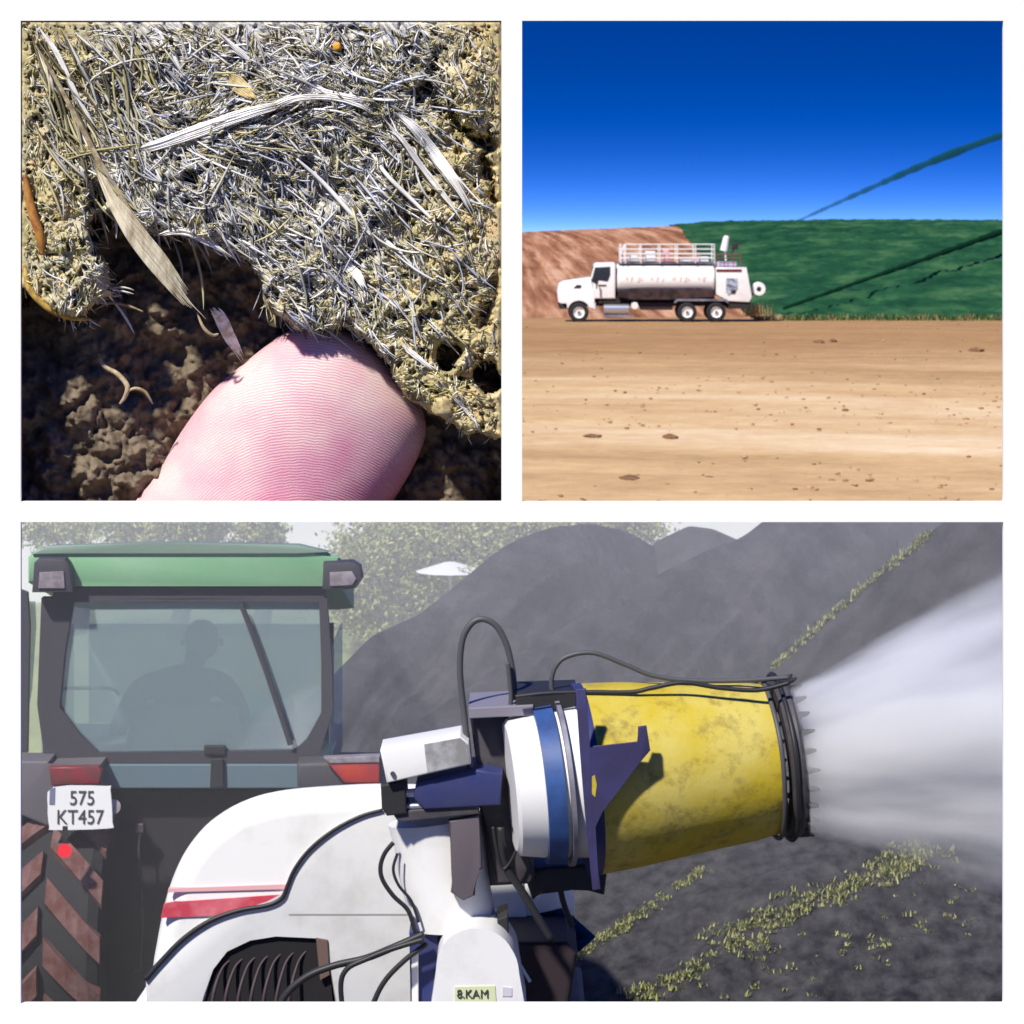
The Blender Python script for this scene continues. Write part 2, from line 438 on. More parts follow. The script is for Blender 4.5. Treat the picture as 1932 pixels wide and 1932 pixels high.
def blobs(name, xs, ys, zs, rad, cols, m, parent, kind="stuff", squash=0.8):
    """small angular crumbs, each a jittered icosahedron"""
    bm = bmesh.new(); bmesh.ops.create_icosphere(bm, subdivisions=1, radius=1.0)
    bv = np.array([v.co[:] for v in bm.verts]); bf = np.array([[v.index for v in f.verts] for f in bm.faces]); bm.free()
    N = len(xs); c0 = PX(xs, ys, DW - zs)
    V = bv[None] * RNG.uniform(0.6, 1.25, (N, len(bv), 1)) * rad[:, None, None] * RNG.uniform(0.7, 1.25, (N, 1, 3)) + c0[:, None, :]
    Q = (bf[None] + (np.arange(N) * len(bv))[:, None, None]).reshape(-1, 3)
    me = raw_mesh(name, V.reshape(-1, 3), Q, np.repeat(cols, len(bv), 0))
    o = link(name, me, m, parent); tag(o, kind=kind); return o
N = 9000
x = RNG.uniform(46, 939, N); y = RNG.uniform(46, 900, N)
w = 0.08 + 0.92 * np.maximum(smoothstep(430, 600, y), np.maximum(1 - smoothstep(90, 220, x), smoothstep(740, 840, x)))
ok = ~incav(x, y) & (RNG.random(N) < w); x, y = x[ok], y[ok]; N = len(x)
palc = np.array([lin(*c)[:3] for c in ((196, 170, 110), (160, 146, 90), (214, 196, 150), (120, 104, 60), (226, 214, 180), (178, 140, 80), (140, 140, 120))])
crumb_m = vcmat("soil_crumb", 0.9, bump=0.3, bs=120)
blobs("soil_crumbs", x, y, Hs(x, y) + 0.001, RNG.uniform(0.002, 0.0085, N) * RNG.uniform(0.5, 1, N), palc[RNG.integers(0, 7, N)] * RNG.uniform(0.6, 1.1, (N, 1)), crumb_m, clod)

# dark bank of crumbly soil deep behind the clod
bx = np.arange(10, 978, 3.0); by = np.arange(10, 978, 3.0); BX, BY = np.meshgrid(bx, by)
wx = BX + fbm(BX / 25, BY / 25, 3) * 14; wy = BY + fbm(BX / 25 + 31, BY / 25, 3) * 14
hb = (0.6 - cells(wx / 70, wy / 62)) * 0.10 + (0.55 - cells(wx / 24 + 7, wy / 24)) * 0.045 + (0.5 - cells(wx / 9, wy / 9)) * 0.014 + fbm(BX / 150, BY / 150, 3) * 0.08
hb = hb - 0.30 + 0.10 * smoothstep(560, 900, BY) * (1 - smoothstep(150, 420, BX)) 
eb = np.minimum.reduce([BX - 12, 975 - BX, BY - 12, 975 - BY])
hb = np.minimum(hb, -0.05) * smoothstep(0, 26, eb) - 0.03
nb = fbm(BX / 14, BY / 14, 3); nb2 = fbm(BX / 70, BY / 70, 3)
Cb = np.array(lin(122, 108, 90)[:3])[None, None] * np.ones(BX.shape + (1,))
Cb = mix(Cb, np.array(lin(90, 78, 64)[:3]), smoothstep(-0.2, 0.4, nb)); Cb = mix(Cb, np.array(lin(142, 128, 104)[:3]), smoothstep(0.15, 0.6, nb2) * 0.6)
bank_m = vcmat("damp_brown_soil", 0.95, bump=0.7, bs=45)
tag(link("soil_bank", grid_mesh("soil_bank", PX(BX, BY, DW - hb), None, Cb), bank_m, None, smooth=True, origin=P(300, 900, DW + 0.3)),
    "dark brown crumbly soil face deep in shade behind the clod and finger", "soil")

# individual stalks and roots that stand out
def stalk(name, label, cat, pts, r, m, lift=0.012, flat=0.5, rr=None, d=None, group=None):
    P3 = []
    for i, (px, py) in enumerate(pts):
        z = (float(Hs(px, py)) if not incav(px, py) else -0.05) if d is None else d[i]
        P3.append(P(px, py, DW - z - (lift if d is None else 0)))
    b = MB(); b.tube(P3, r, n=8, sub=8, rad=rr)
    o = b.build(name, m, None, origin=P3[0], smooth=True)
    return tag(o, label, cat, group)
pale_st = mat("bleached_straw", lin(246, 243, 238), 0.5, var=lin(214, 206, 190), vs=18, vlo=0.48, vhi=0.7)
tan_st = mat("tan_straw", lin(204, 188, 152), 0.6, var=lin(140, 122, 94), vs=30, bump=0.3, bs=120, vlo=0.35, vhi=0.6)
pale_tan = mat("pale_tan_stalk", lin(236, 226, 200), 0.6, var=lin(170, 156, 126), vs=22, bump=0.4, bs=60, vlo=0.4, vhi=0.62, stretch=(1, 1, 0.25))
ochre_st = mat("ochre_root", lin(206, 170, 84), 0.5, var=lin(150, 110, 50), vs=40, bump=0.4, bs=100)
root_m = mat("pale_root", lin(196, 176, 140), 0.55, var=lin(150, 128, 96), vs=30, bump=0.4, bs=100)
taper = lambda r: (lambda f: r * (0.25 + 0.75 * math.sin(math.pi * min(max(f, 0.04), 0.96)) ** 0.6))
G = "straw stalks and roots lying on the clod"
def blade(name, label, pts, w, m, d=None, lift=0.02, thick=0.004):
    """split straw blade: a bundle of flat fibres that part towards its ends"""
    Z = [(float(Hs(px, py)) if not incav(px, py) else -0.05) + lift for px, py in pts] if d is None else d
    C_, _ = spline([P(px, py, DW - z) for (px, py), z in zip(pts, Z)], 10); N = len(C_); bm = bmesh.new()
    rnd = random.Random(int(pts[0][0] * 7 + pts[0][1])); wmax = max(w(i / 12) for i in range(13)); ns = max(3, int(wmax / 3.2))
    for k in range(ns):
        u = (k + 0.5) / ns * 2 - 1; a0 = rnd.uniform(0, 0.10) * (1 + abs(u)); a1 = 1 - rnd.uniform(0, 0.14) * (1 + abs(u)); ph = rnd.uniform(0, 99); zoff = rnd.uniform(-1, 1) * 0.003
        prev = None; n0, n1 = int(a0 * (N - 1)), int(a1 * (N - 1))
        for i in range(n0, n1 + 1):
            f = i / (N - 1); c = C_[i]; t = (C_[min(i + 1, N - 1)] - C_[max(i - 1, 0)]).normalized(); s = t.cross(Vector((0, 1, 0))).normalized()
            half = w(f) * DW * K / 2; fray = 1 + 0.5 * max(0, abs(f - 0.5) - 0.25)
            g = (i - n0) / max(1, n1 - n0); sw = half / ns * 1.25 * min(1, 6 * g + 0.15) * min(1, 6 * (1 - g) + 0.15)
            cc = c + s * (u * half * fray + 0.0022 * mnoise.noise(Vector((f * 9, ph, 0)))) + Vector((0, zoff + 0.004 * u * u + 0.003 * mnoise.noise(Vector((f * 6, ph, 5))), 0))
            row = [bm.verts.new(cc - s * sw), bm.verts.new(cc + Vector((0, -0.0022, 0))), bm.verts.new(cc + s * sw), bm.verts.new(cc + Vector((0, thick * 0.7, 0)))]
            if prev:
                for q in range(4): bm.faces.new((prev[q], prev[(q + 1) % 4], row[(q + 1) % 4], row[q]))
            else: bm.faces.new(row)
            prev = row
        bm.faces.new(prev[::-1])
    bmesh.ops.recalc_face_normals(bm, faces=bm.faces)
    me = bpy.data.meshes.new(name); bm.to_mesh(me); bm.free()
    o = link(name, me, m, None, origin=C_[0]); return tag(o, label, "straw", G)
blade("straw_blade", "broad bleached white straw blade slanting up towards the middle of the clod", [(228, 292), (300, 272), (370, 248), (430, 226), (500, 205), (560, 192)], lambda f: 4 + 20 * math.sin(math.pi * min(f + 0.12, 1) * 0.85), pale_st, lift=0.03)
blade("straw_blade", "curved white straw blade continuing right from the broad slanting one", [(520, 200), (560, 186), (620, 184), (680, 200), (712, 222)], lambda f: 13 * (1 - 0.6 * f), pale_st, lift=0.03)
blade("straw_blade", "long thin white straw blade sloping down along the top of the clod to the right", [(395, 44), (450, 95), (520, 145), (600, 172), (680, 188), (760, 196)], lambda f: 5 + 10 * math.sin(math.pi * f), pale_st, lift=0.028)
blade("straw_blade", "brown underside blade lying beneath the broad white one", [(440, 250), (500, 232), (560, 210)], lambda f: 18 * math.sin(math.pi * min(f + 0.2, 1) * .8) + 3, tan_st, lift=0.02)
blade("straw_blade", "wide tan straw stalk bridging the dark hollow towards the fingertip", [(150, 240), (185, 318), (222, 390), (262, 450), (310, 512), (350, 565), (388, 606)], lambda f: 12 + 28 * math.sin(math.pi * min(1, max(0, f - .15) * 1.17)) ** 1.1, pale_tan, d=[0.03, 0.045, 0.05, 0.045, 0.03, 0.01, -0.01], thick=0.025)
blade("straw_blade", "short silvery blue straw end touching the edge of the fingertip", [(398, 580), (415, 598), (430, 630), (448, 662), (462, 688)], lambda f: 8 + 16 * math.sin(math.pi * min(1, f + 0.1)), mat("silvery_straw", lin(226, 230, 242), 0.45, var=lin(180, 170, 154), vs=30, bump=0.5, bs=120), d=[-0.08, -0.12, -0.17, -0.23, -0.28], thick=0.008)
blade("straw_blade", "frayed straw lying over the rim of the dark hollow", [(290, 446), (345, 436), (400, 462), (455, 496)], lambda f: 12 * math.sin(math.pi * min(1, f + 0.1)) + 2, pale_st, d=[0.0, 0.02, 0.01, -0.01])
blade("straw_blade", "white split straw pair in the lower middle of the clod", [(632, 478), (655, 498), (676, 522), (692, 552)], lambda f: 16 * (0.5 + 0.5 * math.sin(math.pi * f)), pale_st, lift=0.03)
blade("straw_blade", "long pale straw bundle curving down the clod's right side", [(735, 205), (780, 240), (820, 290), (860, 345), (900, 418)], lambda f: 6 + 15 * math.sin(math.pi * f), pale_st, lift=0.03)
blade("straw_blade", "thin straw running beside the bundle on the clod's right side", [(715, 215), (760, 265), (800, 320), (840, 372), (880, 430)], lambda f: 3 + 7 * math.sin(math.pi * f), pale_st, lift=0.03)
blade("straw_blade", "long thin straw slanting down the upper left part of the clod to the hollow", [(52, 60), (95, 130), (140, 215), (185, 300), (235, 380), (290, 450)], lambda f: 5 + 7 * f, tan_st, d=[0.03, 0.04, 0.05, 0.05, 0.045, 0.035])
blade("straw_blade", "second thin straw parallel to the long one at the upper left", [(70, 45), (110, 105), (150, 190), (196, 262)], lambda f: 7 * math.sin(math.pi * min(1, f + .1)) + 2, pale_st, lift=0.02)
blade("straw_blade", "yellow triangular husk pinned under straw near the clod's top", [(430, 140), (455, 165), (490, 190)], lambda f: 26 * math.sin(math.pi * min(1, f + 0.05)) + 2, mat("yellow_husk", lin(214, 198, 150), 0.6, var=lin(186, 160, 104), vs=40), lift=0.02)
blade("straw_blade", "pale straw in the lower right of the clod above the pit", [(820, 700), (795, 680), (770, 660), (760, 640)], lambda f: 9, pale_st, lift=0.02)
blade("straw_blade", "thin white straw near the lower right corner of the clod", [(852, 745), (880, 775), (905, 805)], lambda f: 8 * (1 - .5 * f), pale_st, lift=0.02)
for i, pts in enumerate([[(560, 300), (610, 345), (660, 400), (700, 445)], [(690, 275), (730, 330), (775, 375), (822, 420)], [(640, 370), (700, 430), (760, 480)], [(600, 50), (596, 80), (560, 115), (552, 150)],
                         [(300, 60), (330, 110), (352, 170)], [(250, 110), (262, 170), (300, 235)]]):
    lb = ["pale twig slanting across the blue-grey middle of the clod", "white twig right of the blue-grey patch", "white twig low in the middle of the clod", "bent forked rootlet hanging from the clod's top edge",
          "thin pale stem in the upper left quarter of the clod", "thin stem left of the broad white blade"][i]
    stalk("twig", lb, "twig", pts, 0.007, pale_st if i != 5 else tan_st, 0.015, rr=taper(0.0075), group=G)
stalk("root", "yellow root arching out of the soil at the left edge", "root", [(46, 500), (56, 545), (90, 580), (130, 598), (168, 602)], 0.008, ochre_st, d=[0.0, 0.01, 0, -0.02, -0.05], rr=taper(0.012), group=G)
stalk("root", "orange-brown root down the left edge of the clod", "root", [(47, 330), (58, 390), (74, 440), (80, 480)], 0.01, mat("rust_root", lin(186, 128, 56), 0.5, var=lin(130, 70, 40), vs=20), 0.02, rr=taper(0.016), group=G)
stalk("rootlet", "S-shaped pale rootlet dangling in the dark hollow", "root", [(186, 668), (196, 690), (222, 706), (240, 728), (236, 748), (226, 762)], 0.006, root_m, d=[-0.13, -0.1, -0.09, -0.08, -0.08, -0.08], rr=taper(0.009), group=G)
stalk("rootlet", "short curled rootlet branching beside the S-shaped one", "root", [(238, 740), (255, 733), (274, 740), (288, 762)], 0.004, root_m, d=[-0.08, -0.08, -0.085, -0.1], rr=taper(0.006), group=G)
stalk("rootlet", "faint horizontal rootlet high in the dark hollow", "root", [(178, 585), (205, 572), (235, 575), (270, 588)], 0.004, root_m, d=[-0.14, -0.12, -0.12, -0.14], rr=taper(0.005), group=G)
stalk("rootlet", "hooked rootlet at the end of the wide tan stalk", "root", [(372, 590), (384, 618), (400, 632), (412, 630)], 0.004, root_m, d=[-0.02, -0.02, -0.03, -0.04], rr=taper(0.006), group=G)
def pebble(label, px, py, r, m, lift=0.01):
    bm = bmesh.new(); bmesh.ops.create_icosphere(bm, subdivisions=3, radius=1.0)
    c = P(px, py, DW - float(Hs(px, py)) - lift)
    for v in bm.verts:
        q = v.co * (1 + 0.25 * mnoise.noise(v.co * 1.6 + Vector((px, py, 0))) + 0.07 * mnoise.noise(v.co * 5))
        v.co = c + Vector((q.x * r, q.y * r * 0.7, q.z * r * 1.1))
    me = bpy.data.meshes.new("pebble"); bm.to_mesh(me); bm.free()
    tag(link("pebble", me, m, None, origin=c, smooth=True), label, "pebble", "pebbles in the clod")
peb = mat("ochre_pebble", lin(204, 172, 110), 0.8, var=lin(160, 128, 76), vs=30, bump=0.5, bs=90)
pebble("ochre pebble on the rim above the dark hollow", 492, 482, 0.033, peb)
pebble("small orange pebble near the clod's top edge", 636, 88, 0.014, mat("orange_pebble", lin(226, 160, 50), 0.7))
pebble("round buff pebble on the clod's edge right of the fingertip", 836, 766, 0.036, mat("buff_pebble", lin(210, 190, 140), 0.85, var=lin(150, 130, 90), vs=35, bump=0.5, bs=90))
pebble("small buff pebble beside the pit in the lower right", 880, 700, 0.022, peb)

# the fingertip
def fingertip():
    L = [(232, 975), (254, 946), (300, 885), (345, 810), (398, 740), (455, 690), (505, 650), (538, 628), (572, 616), (600, 612)]
    Rr = [(728, 975), (742, 946), (775, 890), (798, 838), (803, 795), (783, 745), (750, 705), (710, 660), (660, 625), (620, 612)]
    Ls, _ = spline([Vector((a, b, 0)) for a, b in L], 8); Rs, _ = spline([Vector((a, b, 0)) for a, b in Rr], 8)
    nr = len(Ls); ns = 56; bm = bmesh.new(); rows = []
    for i in range(nr):
        f = i / (nr - 1); a, b = Ls[i], Rs[i]; row = []
        dep = 0.22 * (1 - f ** 3.2) ** 0.5 + 0.004; cz = -0.27 + 0.02 * f
        for k in range(ns):
            th = 2 * math.pi * k / ns; s = math.cos(th); u = 0.5 - 0.5 * s
            q = a.lerp(b, u); d = cz + dep * math.sin(th)
            p = P(q.x, q.y, DW - 0.0)
            p += (p - Vector((0, 0, EYE))).normalized() * (-d)
            row.append(bm.verts.new(p))
        rows.append(row)
    for A, B in zip(rows[:-1], rows[1:]):
        for k in range(ns): bm.faces.new((A[k], A[(k + 1) % ns], B[(k + 1) % ns], B[k]))
    bm.faces.new(rows[0]); bm.faces.new(rows[-1][::-1])
    bmesh.ops.recalc_face_normals(bm, faces=bm.faces)
    me = bpy.data.meshes.new("person"); bm.to_mesh(me); bm.free()
    m = bpy.data.materials.new("pink_skin"); m.use_nodes = True; n = m.node_tree; b = n.nodes["Principled BSDF"]
    b.inputs['Roughness'].default_value = 0.5; b.inputs['Specular IOR Level'].default_value = 0.35
    b.inputs['Subsurface Weight'].default_value = 0.25; b.inputs['Subsurface Scale'].default_value = 0.05
    co = n.nodes.new("ShaderNodeTexCoord")
    t = n.nodes.new("ShaderNodeTexNoise"); t.inputs['Scale'].default_value = 3.2; t.inputs['Detail'].default_value = 3
    rp = n.nodes.new("ShaderNodeValToRGB"); e = rp.color_ramp.elements
    e[0].position = 0.36; e[0].color = lin(238, 204, 200); e[1].position = 0.66; e[1].color = lin(220, 150, 172)
    n.links.new(co.outputs['Object'], t.inputs[0]); n.links.new(t.outputs['Fac'], rp.inputs[0])
    # fingerprint ridges: warped rings
    mp_ = n.nodes.new("ShaderNodeMapping"); mp_.inputs['Location'].default_value = (-0.16, 0, 0.42); mp_.inputs['Scale'].default_value = (1.25, 0, 1.0)
    w = n.nodes.new("ShaderNodeTexWave"); w.wave_type = 'RINGS'; w.rings_direction = 'SPHERICAL'
    w.inputs['Scale'].default_value = 34; w.inputs['Distortion'].default_value = 5.0; w.inputs['Detail'].default_value = 2; w.inputs['Detail Scale'].default_value = 0.7
    n.links.new(co.outputs['Object'], mp_.inputs[0]); n.links.new(mp_.outputs[0], w.inputs[0])
    mx = n.nodes.new("ShaderNodeMixRGB"); mx.blend_type = 'MULTIPLY'; mx.inputs[0].default_value = 0.13
    n.links.new(rp.outputs[0], mx.inputs[1]); n.links.new(w.outputs['Color'], mx.inputs[2]); n.links.new(mx.outputs[0], b.inputs['Base Color'])
    bp = n.nodes.new("ShaderNodeBump"); bp.inputs['Strength'].default_value = 0.35; bp.inputs['Distance'].default_value = 0.003
    n.links.new(w.outputs['Fac'], bp.inputs['Height']); n.links.new(bp.outputs[0], b.inputs['Normal'])
    o = link("person", me, m, None, origin=P(500, 960, DW + 0.28), smooth=True)
    tag(o, "bare pink fingertip of a person pressing up against the soil clod", "person")
fingertip()

# ================================================================== UPPER RIGHT: FIELD WITH THE SPRAY TRUCK
Z0 = 0.53                                # level of the field
def field_mat(name, a, b, c, sc=(0.02, 0.5, 1), rot=3.0, bump=0.4, warp=6.0, far=None, fine=0.3, lo=0.36, hi=0.64):
    m = bpy.data.materials.new(name); m.use_nodes = True; n = m.node_tree; B = n.nodes["Principled BSDF"]
    B.inputs['Roughness'].default_value = 0.95; B.inputs['Specular IOR Level'].default_value = 0.1
    co = n.nodes.new("ShaderNodeTexCoord"); mp = n.nodes.new("ShaderNodeMapping"); mp.inputs['Scale'].default_value = sc; mp.inputs['Rotation'].default_value = (0, 0, R(rot))
    mp.vector_type = 'POINT'
    r0 = n.nodes.new("ShaderNodeVectorRotate"); r0.rotation_type = 'Z_AXIS'; r0.inputs['Angle'].default_value = R(rot)
    wv = n.nodes.new('ShaderNodeTexNoise'); wv.inputs['Scale'].default_value = 0.12; wv.inputs['Detail'].default_value = 4
    wa = n.nodes.new('ShaderNodeVectorMath'); wa.operation = 'MULTIPLY_ADD'; wa.inputs[1].default_value = (warp, warp, 0)
    n.links.new(co.outputs['Object'], wv.inputs['Vector']); n.links.new(wv.outputs['Color'], wa.inputs[0]); n.links.new(co.outputs['Object'], wa.inputs[2])
    mp.inputs['Rotation'].default_value = (0, 0, 0)
    n.links.new(wa.outputs[0], r0.inputs['Vector']); n.links.new(r0.outputs[0], mp.inputs[0])
    t = n.nodes.new("ShaderNodeTexNoise"); t.inputs['Scale'].default_value = 1; t.inputs['Detail'].default_value = 7; t.inputs['Roughness'].default_value = 0.6
    rp = n.nodes.new("ShaderNodeValToRGB"); e = rp.color_ramp.elements
    e[0].position = lo; e[0].color = a; e[1].position = hi; e[1].color = c; x = e.new(0.5); x.color = b
    t2 = n.nodes.new("ShaderNodeTexNoise"); t2.inputs['Scale'].default_value = fine; t2.inputs['Detail'].default_value = 12; t2.inputs['Roughness'].default_value = 0.85
    mx = n.nodes.new("ShaderNodeMixRGB"); mx.blend_type = 'OVERLAY'; mx.inputs[0].default_value = 0.75
    n.links.new(mp.outputs[0], t.inputs[0]); n.links.new(t.outputs['Fac'], rp.inputs[0]); n.links.new(co.outputs['Object'], t2.inputs[0])
    n.links.new(rp.outputs[0], mx.inputs[1]); n.links.new(t2.outputs['Fac'], mx.inputs[2]); n.links.new(mx.outputs[0], B.inputs['Base Color'])
    if far is not None:
        sx = n.nodes.new('ShaderNodeSeparateXYZ'); n.links.new(wa.outputs[0], sx.inputs[0])
        mr = n.nodes.new('ShaderNodeMapRange'); mr.inputs[1].default_value = 84; mr.inputs[2].default_value = 112; n.links.new(sx.outputs[1], mr.inputs[0])
        m3 = n.nodes.new('ShaderNodeMath'); m3.operation = 'MULTIPLY'; n.links.new(mr.outputs[0], m3.inputs[0]); m3.inputs[1].default_value = 0.75
        m4 = n.nodes.new('ShaderNodeMixRGB'); m4.inputs[2].default_value = far; n.links.new(m3.outputs[0], m4.inputs[0]); n.links.new(rp.outputs[0], m4.inputs[1]); n.links.new(m4.outputs[0], mx.inputs[1])
    bp = n.nodes.new("ShaderNodeBump"); bp.inputs['Strength'].default_value = bump; bp.inputs['Distance'].default_value = 0.3
    n.links.new(t.outputs['Fac'], bp.inputs['Height']); n.links.new(bp.outputs[0], B.inputs['Normal'])
    return m
dirt = field_mat("tan_dirt_track", lin(168, 134, 92), lin(202, 168, 122), lin(224, 198, 160), sc=(0.06, 0.16, 1), lo=0.26, hi=0.74, rot=14, bump=0.2, warp=5, far=lin(152, 112, 70), fine=0.9)
xs_ = np.linspace(-90, 110, 300); ysd = np.concatenate([np.linspace(41, 60, 60), np.linspace(60.5, 150, 170), np.linspace(152, 700, 50)])
AX, AY = np.meshgrid(xs_, ysd)
rel = fbm(AX * 0.04, (AY + AX * 0.25) * 0.40, 4) * 0.05 + fbm(AX * 0.5, AY * 0.5, 3) * 0.03
rel *= 1 - smoothstep(110, 130, AY) * 0.8
Zt = Z0 + rel + 0.0
me = grid_mesh("dirt_field", np.stack([AX, AY, Zt], -1))
tag(link("ground_field", me, dirt, None, smooth=True), kind="structure")
# bank where the field begins, and the yard ground in front of it
yard_m = mat("dark_yard_ground", lin(74, 70, 66), 0.95, var=lin(104, 98, 88), vs=2.5, bump=0.6, bs=12)
YX, YY = np.meshgrid(np.linspace(-40, 90, 150), np.concatenate([np.linspace(-14, 20, 60), np.linspace(20.5, 38, 40), [39, 40, 41.01]]))
YZ = 0 - 3.2 * smoothstep(20, 28, YY) + (Z0 + 3.2) * smoothstep(38.5, 41, YY) + fbm(YX * 0.6, YY * 0.6, 3) * 0.04
me = grid_mesh("yard", np.stack([YX, YY, YZ], -1)); tag(link("ground_yard", me, yard_m, None, smooth=True), kind="structure")

# rolling hill behind: ploughed brown at the left, green crop at the right
def crest(px):                              # photo height of the skyline
    return np.interp(px, [600, 985, 1130, 1265, 1420, 1600, 1893, 2300], [450, 436, 430, 425, 418, 417, 418, 420])
def hill(name, m, x0f, x1f, zoff, label=None):
    nd, nx_ = 230, 520; V = np.zeros((nd, nx_, 3))
    for i in range(nd):
        f = i / (nd - 1); D = 141 + f * 150
        a, b = x0f(f), x1f(f); px = np.linspace(a, b, nx_)
        foot = 435 + (EYE - Z0) / (D * K) ; top = EYE - (crest(px) - 435) * 285 * K
        z = Z0 - 0.1 + zoff + (top - Z0) * np.sin(np.clip(f / 0.96, 0, 1.04) * math.pi / 2) ** 1.15
        X = (px - 966) * D * K
        z = z + fbm(X * 0.25, np.full_like(X, D) * 0.25, 3) * 0.10 * (1 if name == "hill" else 2.2) + fbm(X * 1.3, np.full_like(X, D) * 0.9, 3) * (0.04 if name == 'hill' else 0.20)
        V[i] = np.stack([X, np.full_like(X, D), z], -1)
    return tag(link(name, grid_mesh(name, V), m, None, smooth=True), kind="structure")
brown = field_mat("ploughed_soil", lin(120, 78, 52), lin(166, 116, 84), lin(200, 156, 124), sc=(1.3, 0.014, 1), rot=-1.6, bump=0.6, warp=0.5)
hill("hill", brown, lambda f: -700, lambda f: 1500 - 150 * f, 0.0)
green = field_mat("green_crop", lin(20, 62, 40), lin(34, 80, 48), lin(62, 100, 62), sc=(0.40, 0.10, 1), rot=15, bump=0.9, fine=0.6)
hill("crop_field", green, lambda f: 1450 - 190 * f ** 0.42 + 5 * math.sin(f * 9), lambda f: 3000, 0.14)

# clumps on the track
clump_m = mat("dark_earth_clump", lin(116, 82, 52), 0.95, var=lin(140, 104, 68), vs=3, bump=0.6, bs=8)
def clump(label, px, py, w, hgt):
    D = (EYE - Z0) / ((py - 435) * K); c = P(px, py, D); bm = bmesh.new()
    bmesh.ops.create_icosphere(bm, subdivisions=3, radius=1.0)
    for v in bm.verts:
        q = v.co * (1 + 0.45 * mnoise.noise(v.co * 1.7 + Vector((px * 0.1, 0, 0))) + 0.2 * mnoise.noise(v.co * 4))
        v.co = c + Vector((q.x * w * D * K / 2, q.y * 0.5, q.z * hgt))
    me = bpy.data.meshes.new("earth_clump"); bm.to_mesh(me); bm.free()
    tag(link("earth_clump", me, clump_m, None, origin=c, smooth=True), label, "earth clump", "dark earth clumps on the dirt field")
clump("flat dark earth clump on the dirt below the truck's middle", 1265, 826, 28, 0.07)
clump("long dark earth clump nearest the bottom edge of the dirt field", 1184, 905, 46, 0.07)
clump("faint low clump left of the middle of the dirt field", 1118, 823, 34, 0.03)
clump("small dark clump right of the truck on the dirt", 1545, 647, 20, 0.12)
clump("second small clump beside the one right of the truck", 1572, 644, 12, 0.1)
clump("low clump near the dirt field's right edge", 1842, 662, 26, 0.12)

# ---- the truck (units read off its side view)
TD = 137.0; SC = 0.2451 * TD * K
TX0 = (1730 / 1.6894 + 105 * 0.2451 - 966) * TD * K
def T(zx, zz, y=0.0): return Vector((TX0 + (zx - 105) * SC, TD + y, Z0 + (792 - zz) * SC))
paintw = mat("white_truck_paint", (0.82, 0.82, 0.80, 1), 0.3, var=(0.72, 0.71, 0.67, 1), vs=1.2, spec=0.5, vlo=0.5, vhi=0.75)
black = mat("black_rubber", (0.018, 0.018, 0.02, 1), 0.8, bump=0.3, bs=12)
dark = mat("dark_chassis_steel", (0.025, 0.02, 0.02, 1), 0.6)
chrome = mat("bright_aluminium", (0.62, 0.64, 0.68, 1), 0.3, metal=0.8)
glassd = mat("dark_window_glass", (0.01, 0.013, 0.02, 1), 0.08, spec=0.7)
rustt = mat("stained_tank_bottom", lin(120, 92, 84), 0.6, var=lin(60, 40, 36), vs=2)
maroon = mat("maroon_stripe", lin(96, 26, 38), 0.5)
greyp = mat("grey_galvanised", lin(150, 150, 160), 0.5, metal=0.3, var=lin(110, 106, 116), vs=3)
truck = thing("tanker_truck", "white tanker truck with a railed tank parked side-on on the dirt field", "truck", T(900, 792, 1.2))
W2 = 2.45
def tslab(b, pts, y0, depth, bev=0.0):
    f = [b.bm.verts.new(T(x, z, y0)) for x, z in pts]; k = [b.bm.verts.new(T(x, z, y0 + depth)) for x, z in pts]; n = len(pts)
    F = [b.bm.faces.new(f), b.bm.faces.new(k[::-1])]
    for i in range(n): b.bm.faces.new((f[i], k[i], k[(i + 1) % n], f[(i + 1) % n]))
    if bev > 0: bmesh.ops.bevel(b.bm, geom=list(F[0].edges) + list(F[1].edges), offset=bev, segments=3, affect='EDGES', profile=0.5)
    return b
def arc(cx, cz, r, a0, a1, n=12): return [(cx + r * math.cos(R(a0 + (a1 - a0) * i / n)), cz - r * math.sin(R(a0 + (a1 - a0) * i / n))) for i in range(n + 1)]
b = MB(); tslab(b, [(118, 640), (112, 560), (125, 500), (160, 478), (340, 452), (385, 448), (385, 610), (410, 640), (415, 700), (388, 705)] + arc(278, 716, 104, 12, 172, 14), 0.05, W2 - 0.1, 0.09)
b.build("hood", paintw, truck, auto=40)
b = MB(); tslab(b, [(362, 612), (362, 470), (372, 440), (398, 352), (410, 338), (550, 334), (560, 345), (560, 612)], 0.08, W2 - 0.16, 0.06)
cab = b.build("cab", paintw, truck, auto=40)
b = MB(); tslab(b, [(375, 478), (402, 372), (520, 366), (520, 430), (500, 480), (430, 470), (420, 505)], 0.06, 0.03); b.build("side_window", glassd, cab)
b = MB(); tslab(b, [(372, 470), (398, 362), (392, 360), (362, 465)], 0.25, W2 - 0.5); b.build("windshield", glassd, cab)
b = MB(); tslab(b, [(432, 505), (490, 505), (490, 516), (432, 516)], 0.05, 0.03); b.build("door_handle", dark, cab)
b = MB(); tslab(b, [(238, 530), (262, 505), (298, 508), (290, 530)], 0.02, 0.04); b.build("hood_vent", dark, truck)
b = MB(); tslab(b, [(104, 560), (118, 560), (118, 640), (104, 636)], 0.3, W2 - 0.6, 0.03); b.build("grille", mat("red_marker", lin(150, 70, 66), 0.5), truck)
b = MB(); tslab(b, [(118, 640), (190, 640), (200, 690), (130, 690)], 0.05, W2 - 0.1, 0.05); b.build("bumper", dark, truck)
b = MB(); b.box(T(470, 640, -0.25) + Vector((-0.35, 0, 0.85)), (0.06, 0.12, 0.42), bev=0.02); b.cyl(T(415, 470, 0.1), T(415, 500, -0.22), 0.02); b.build("mirror", dark, cab)
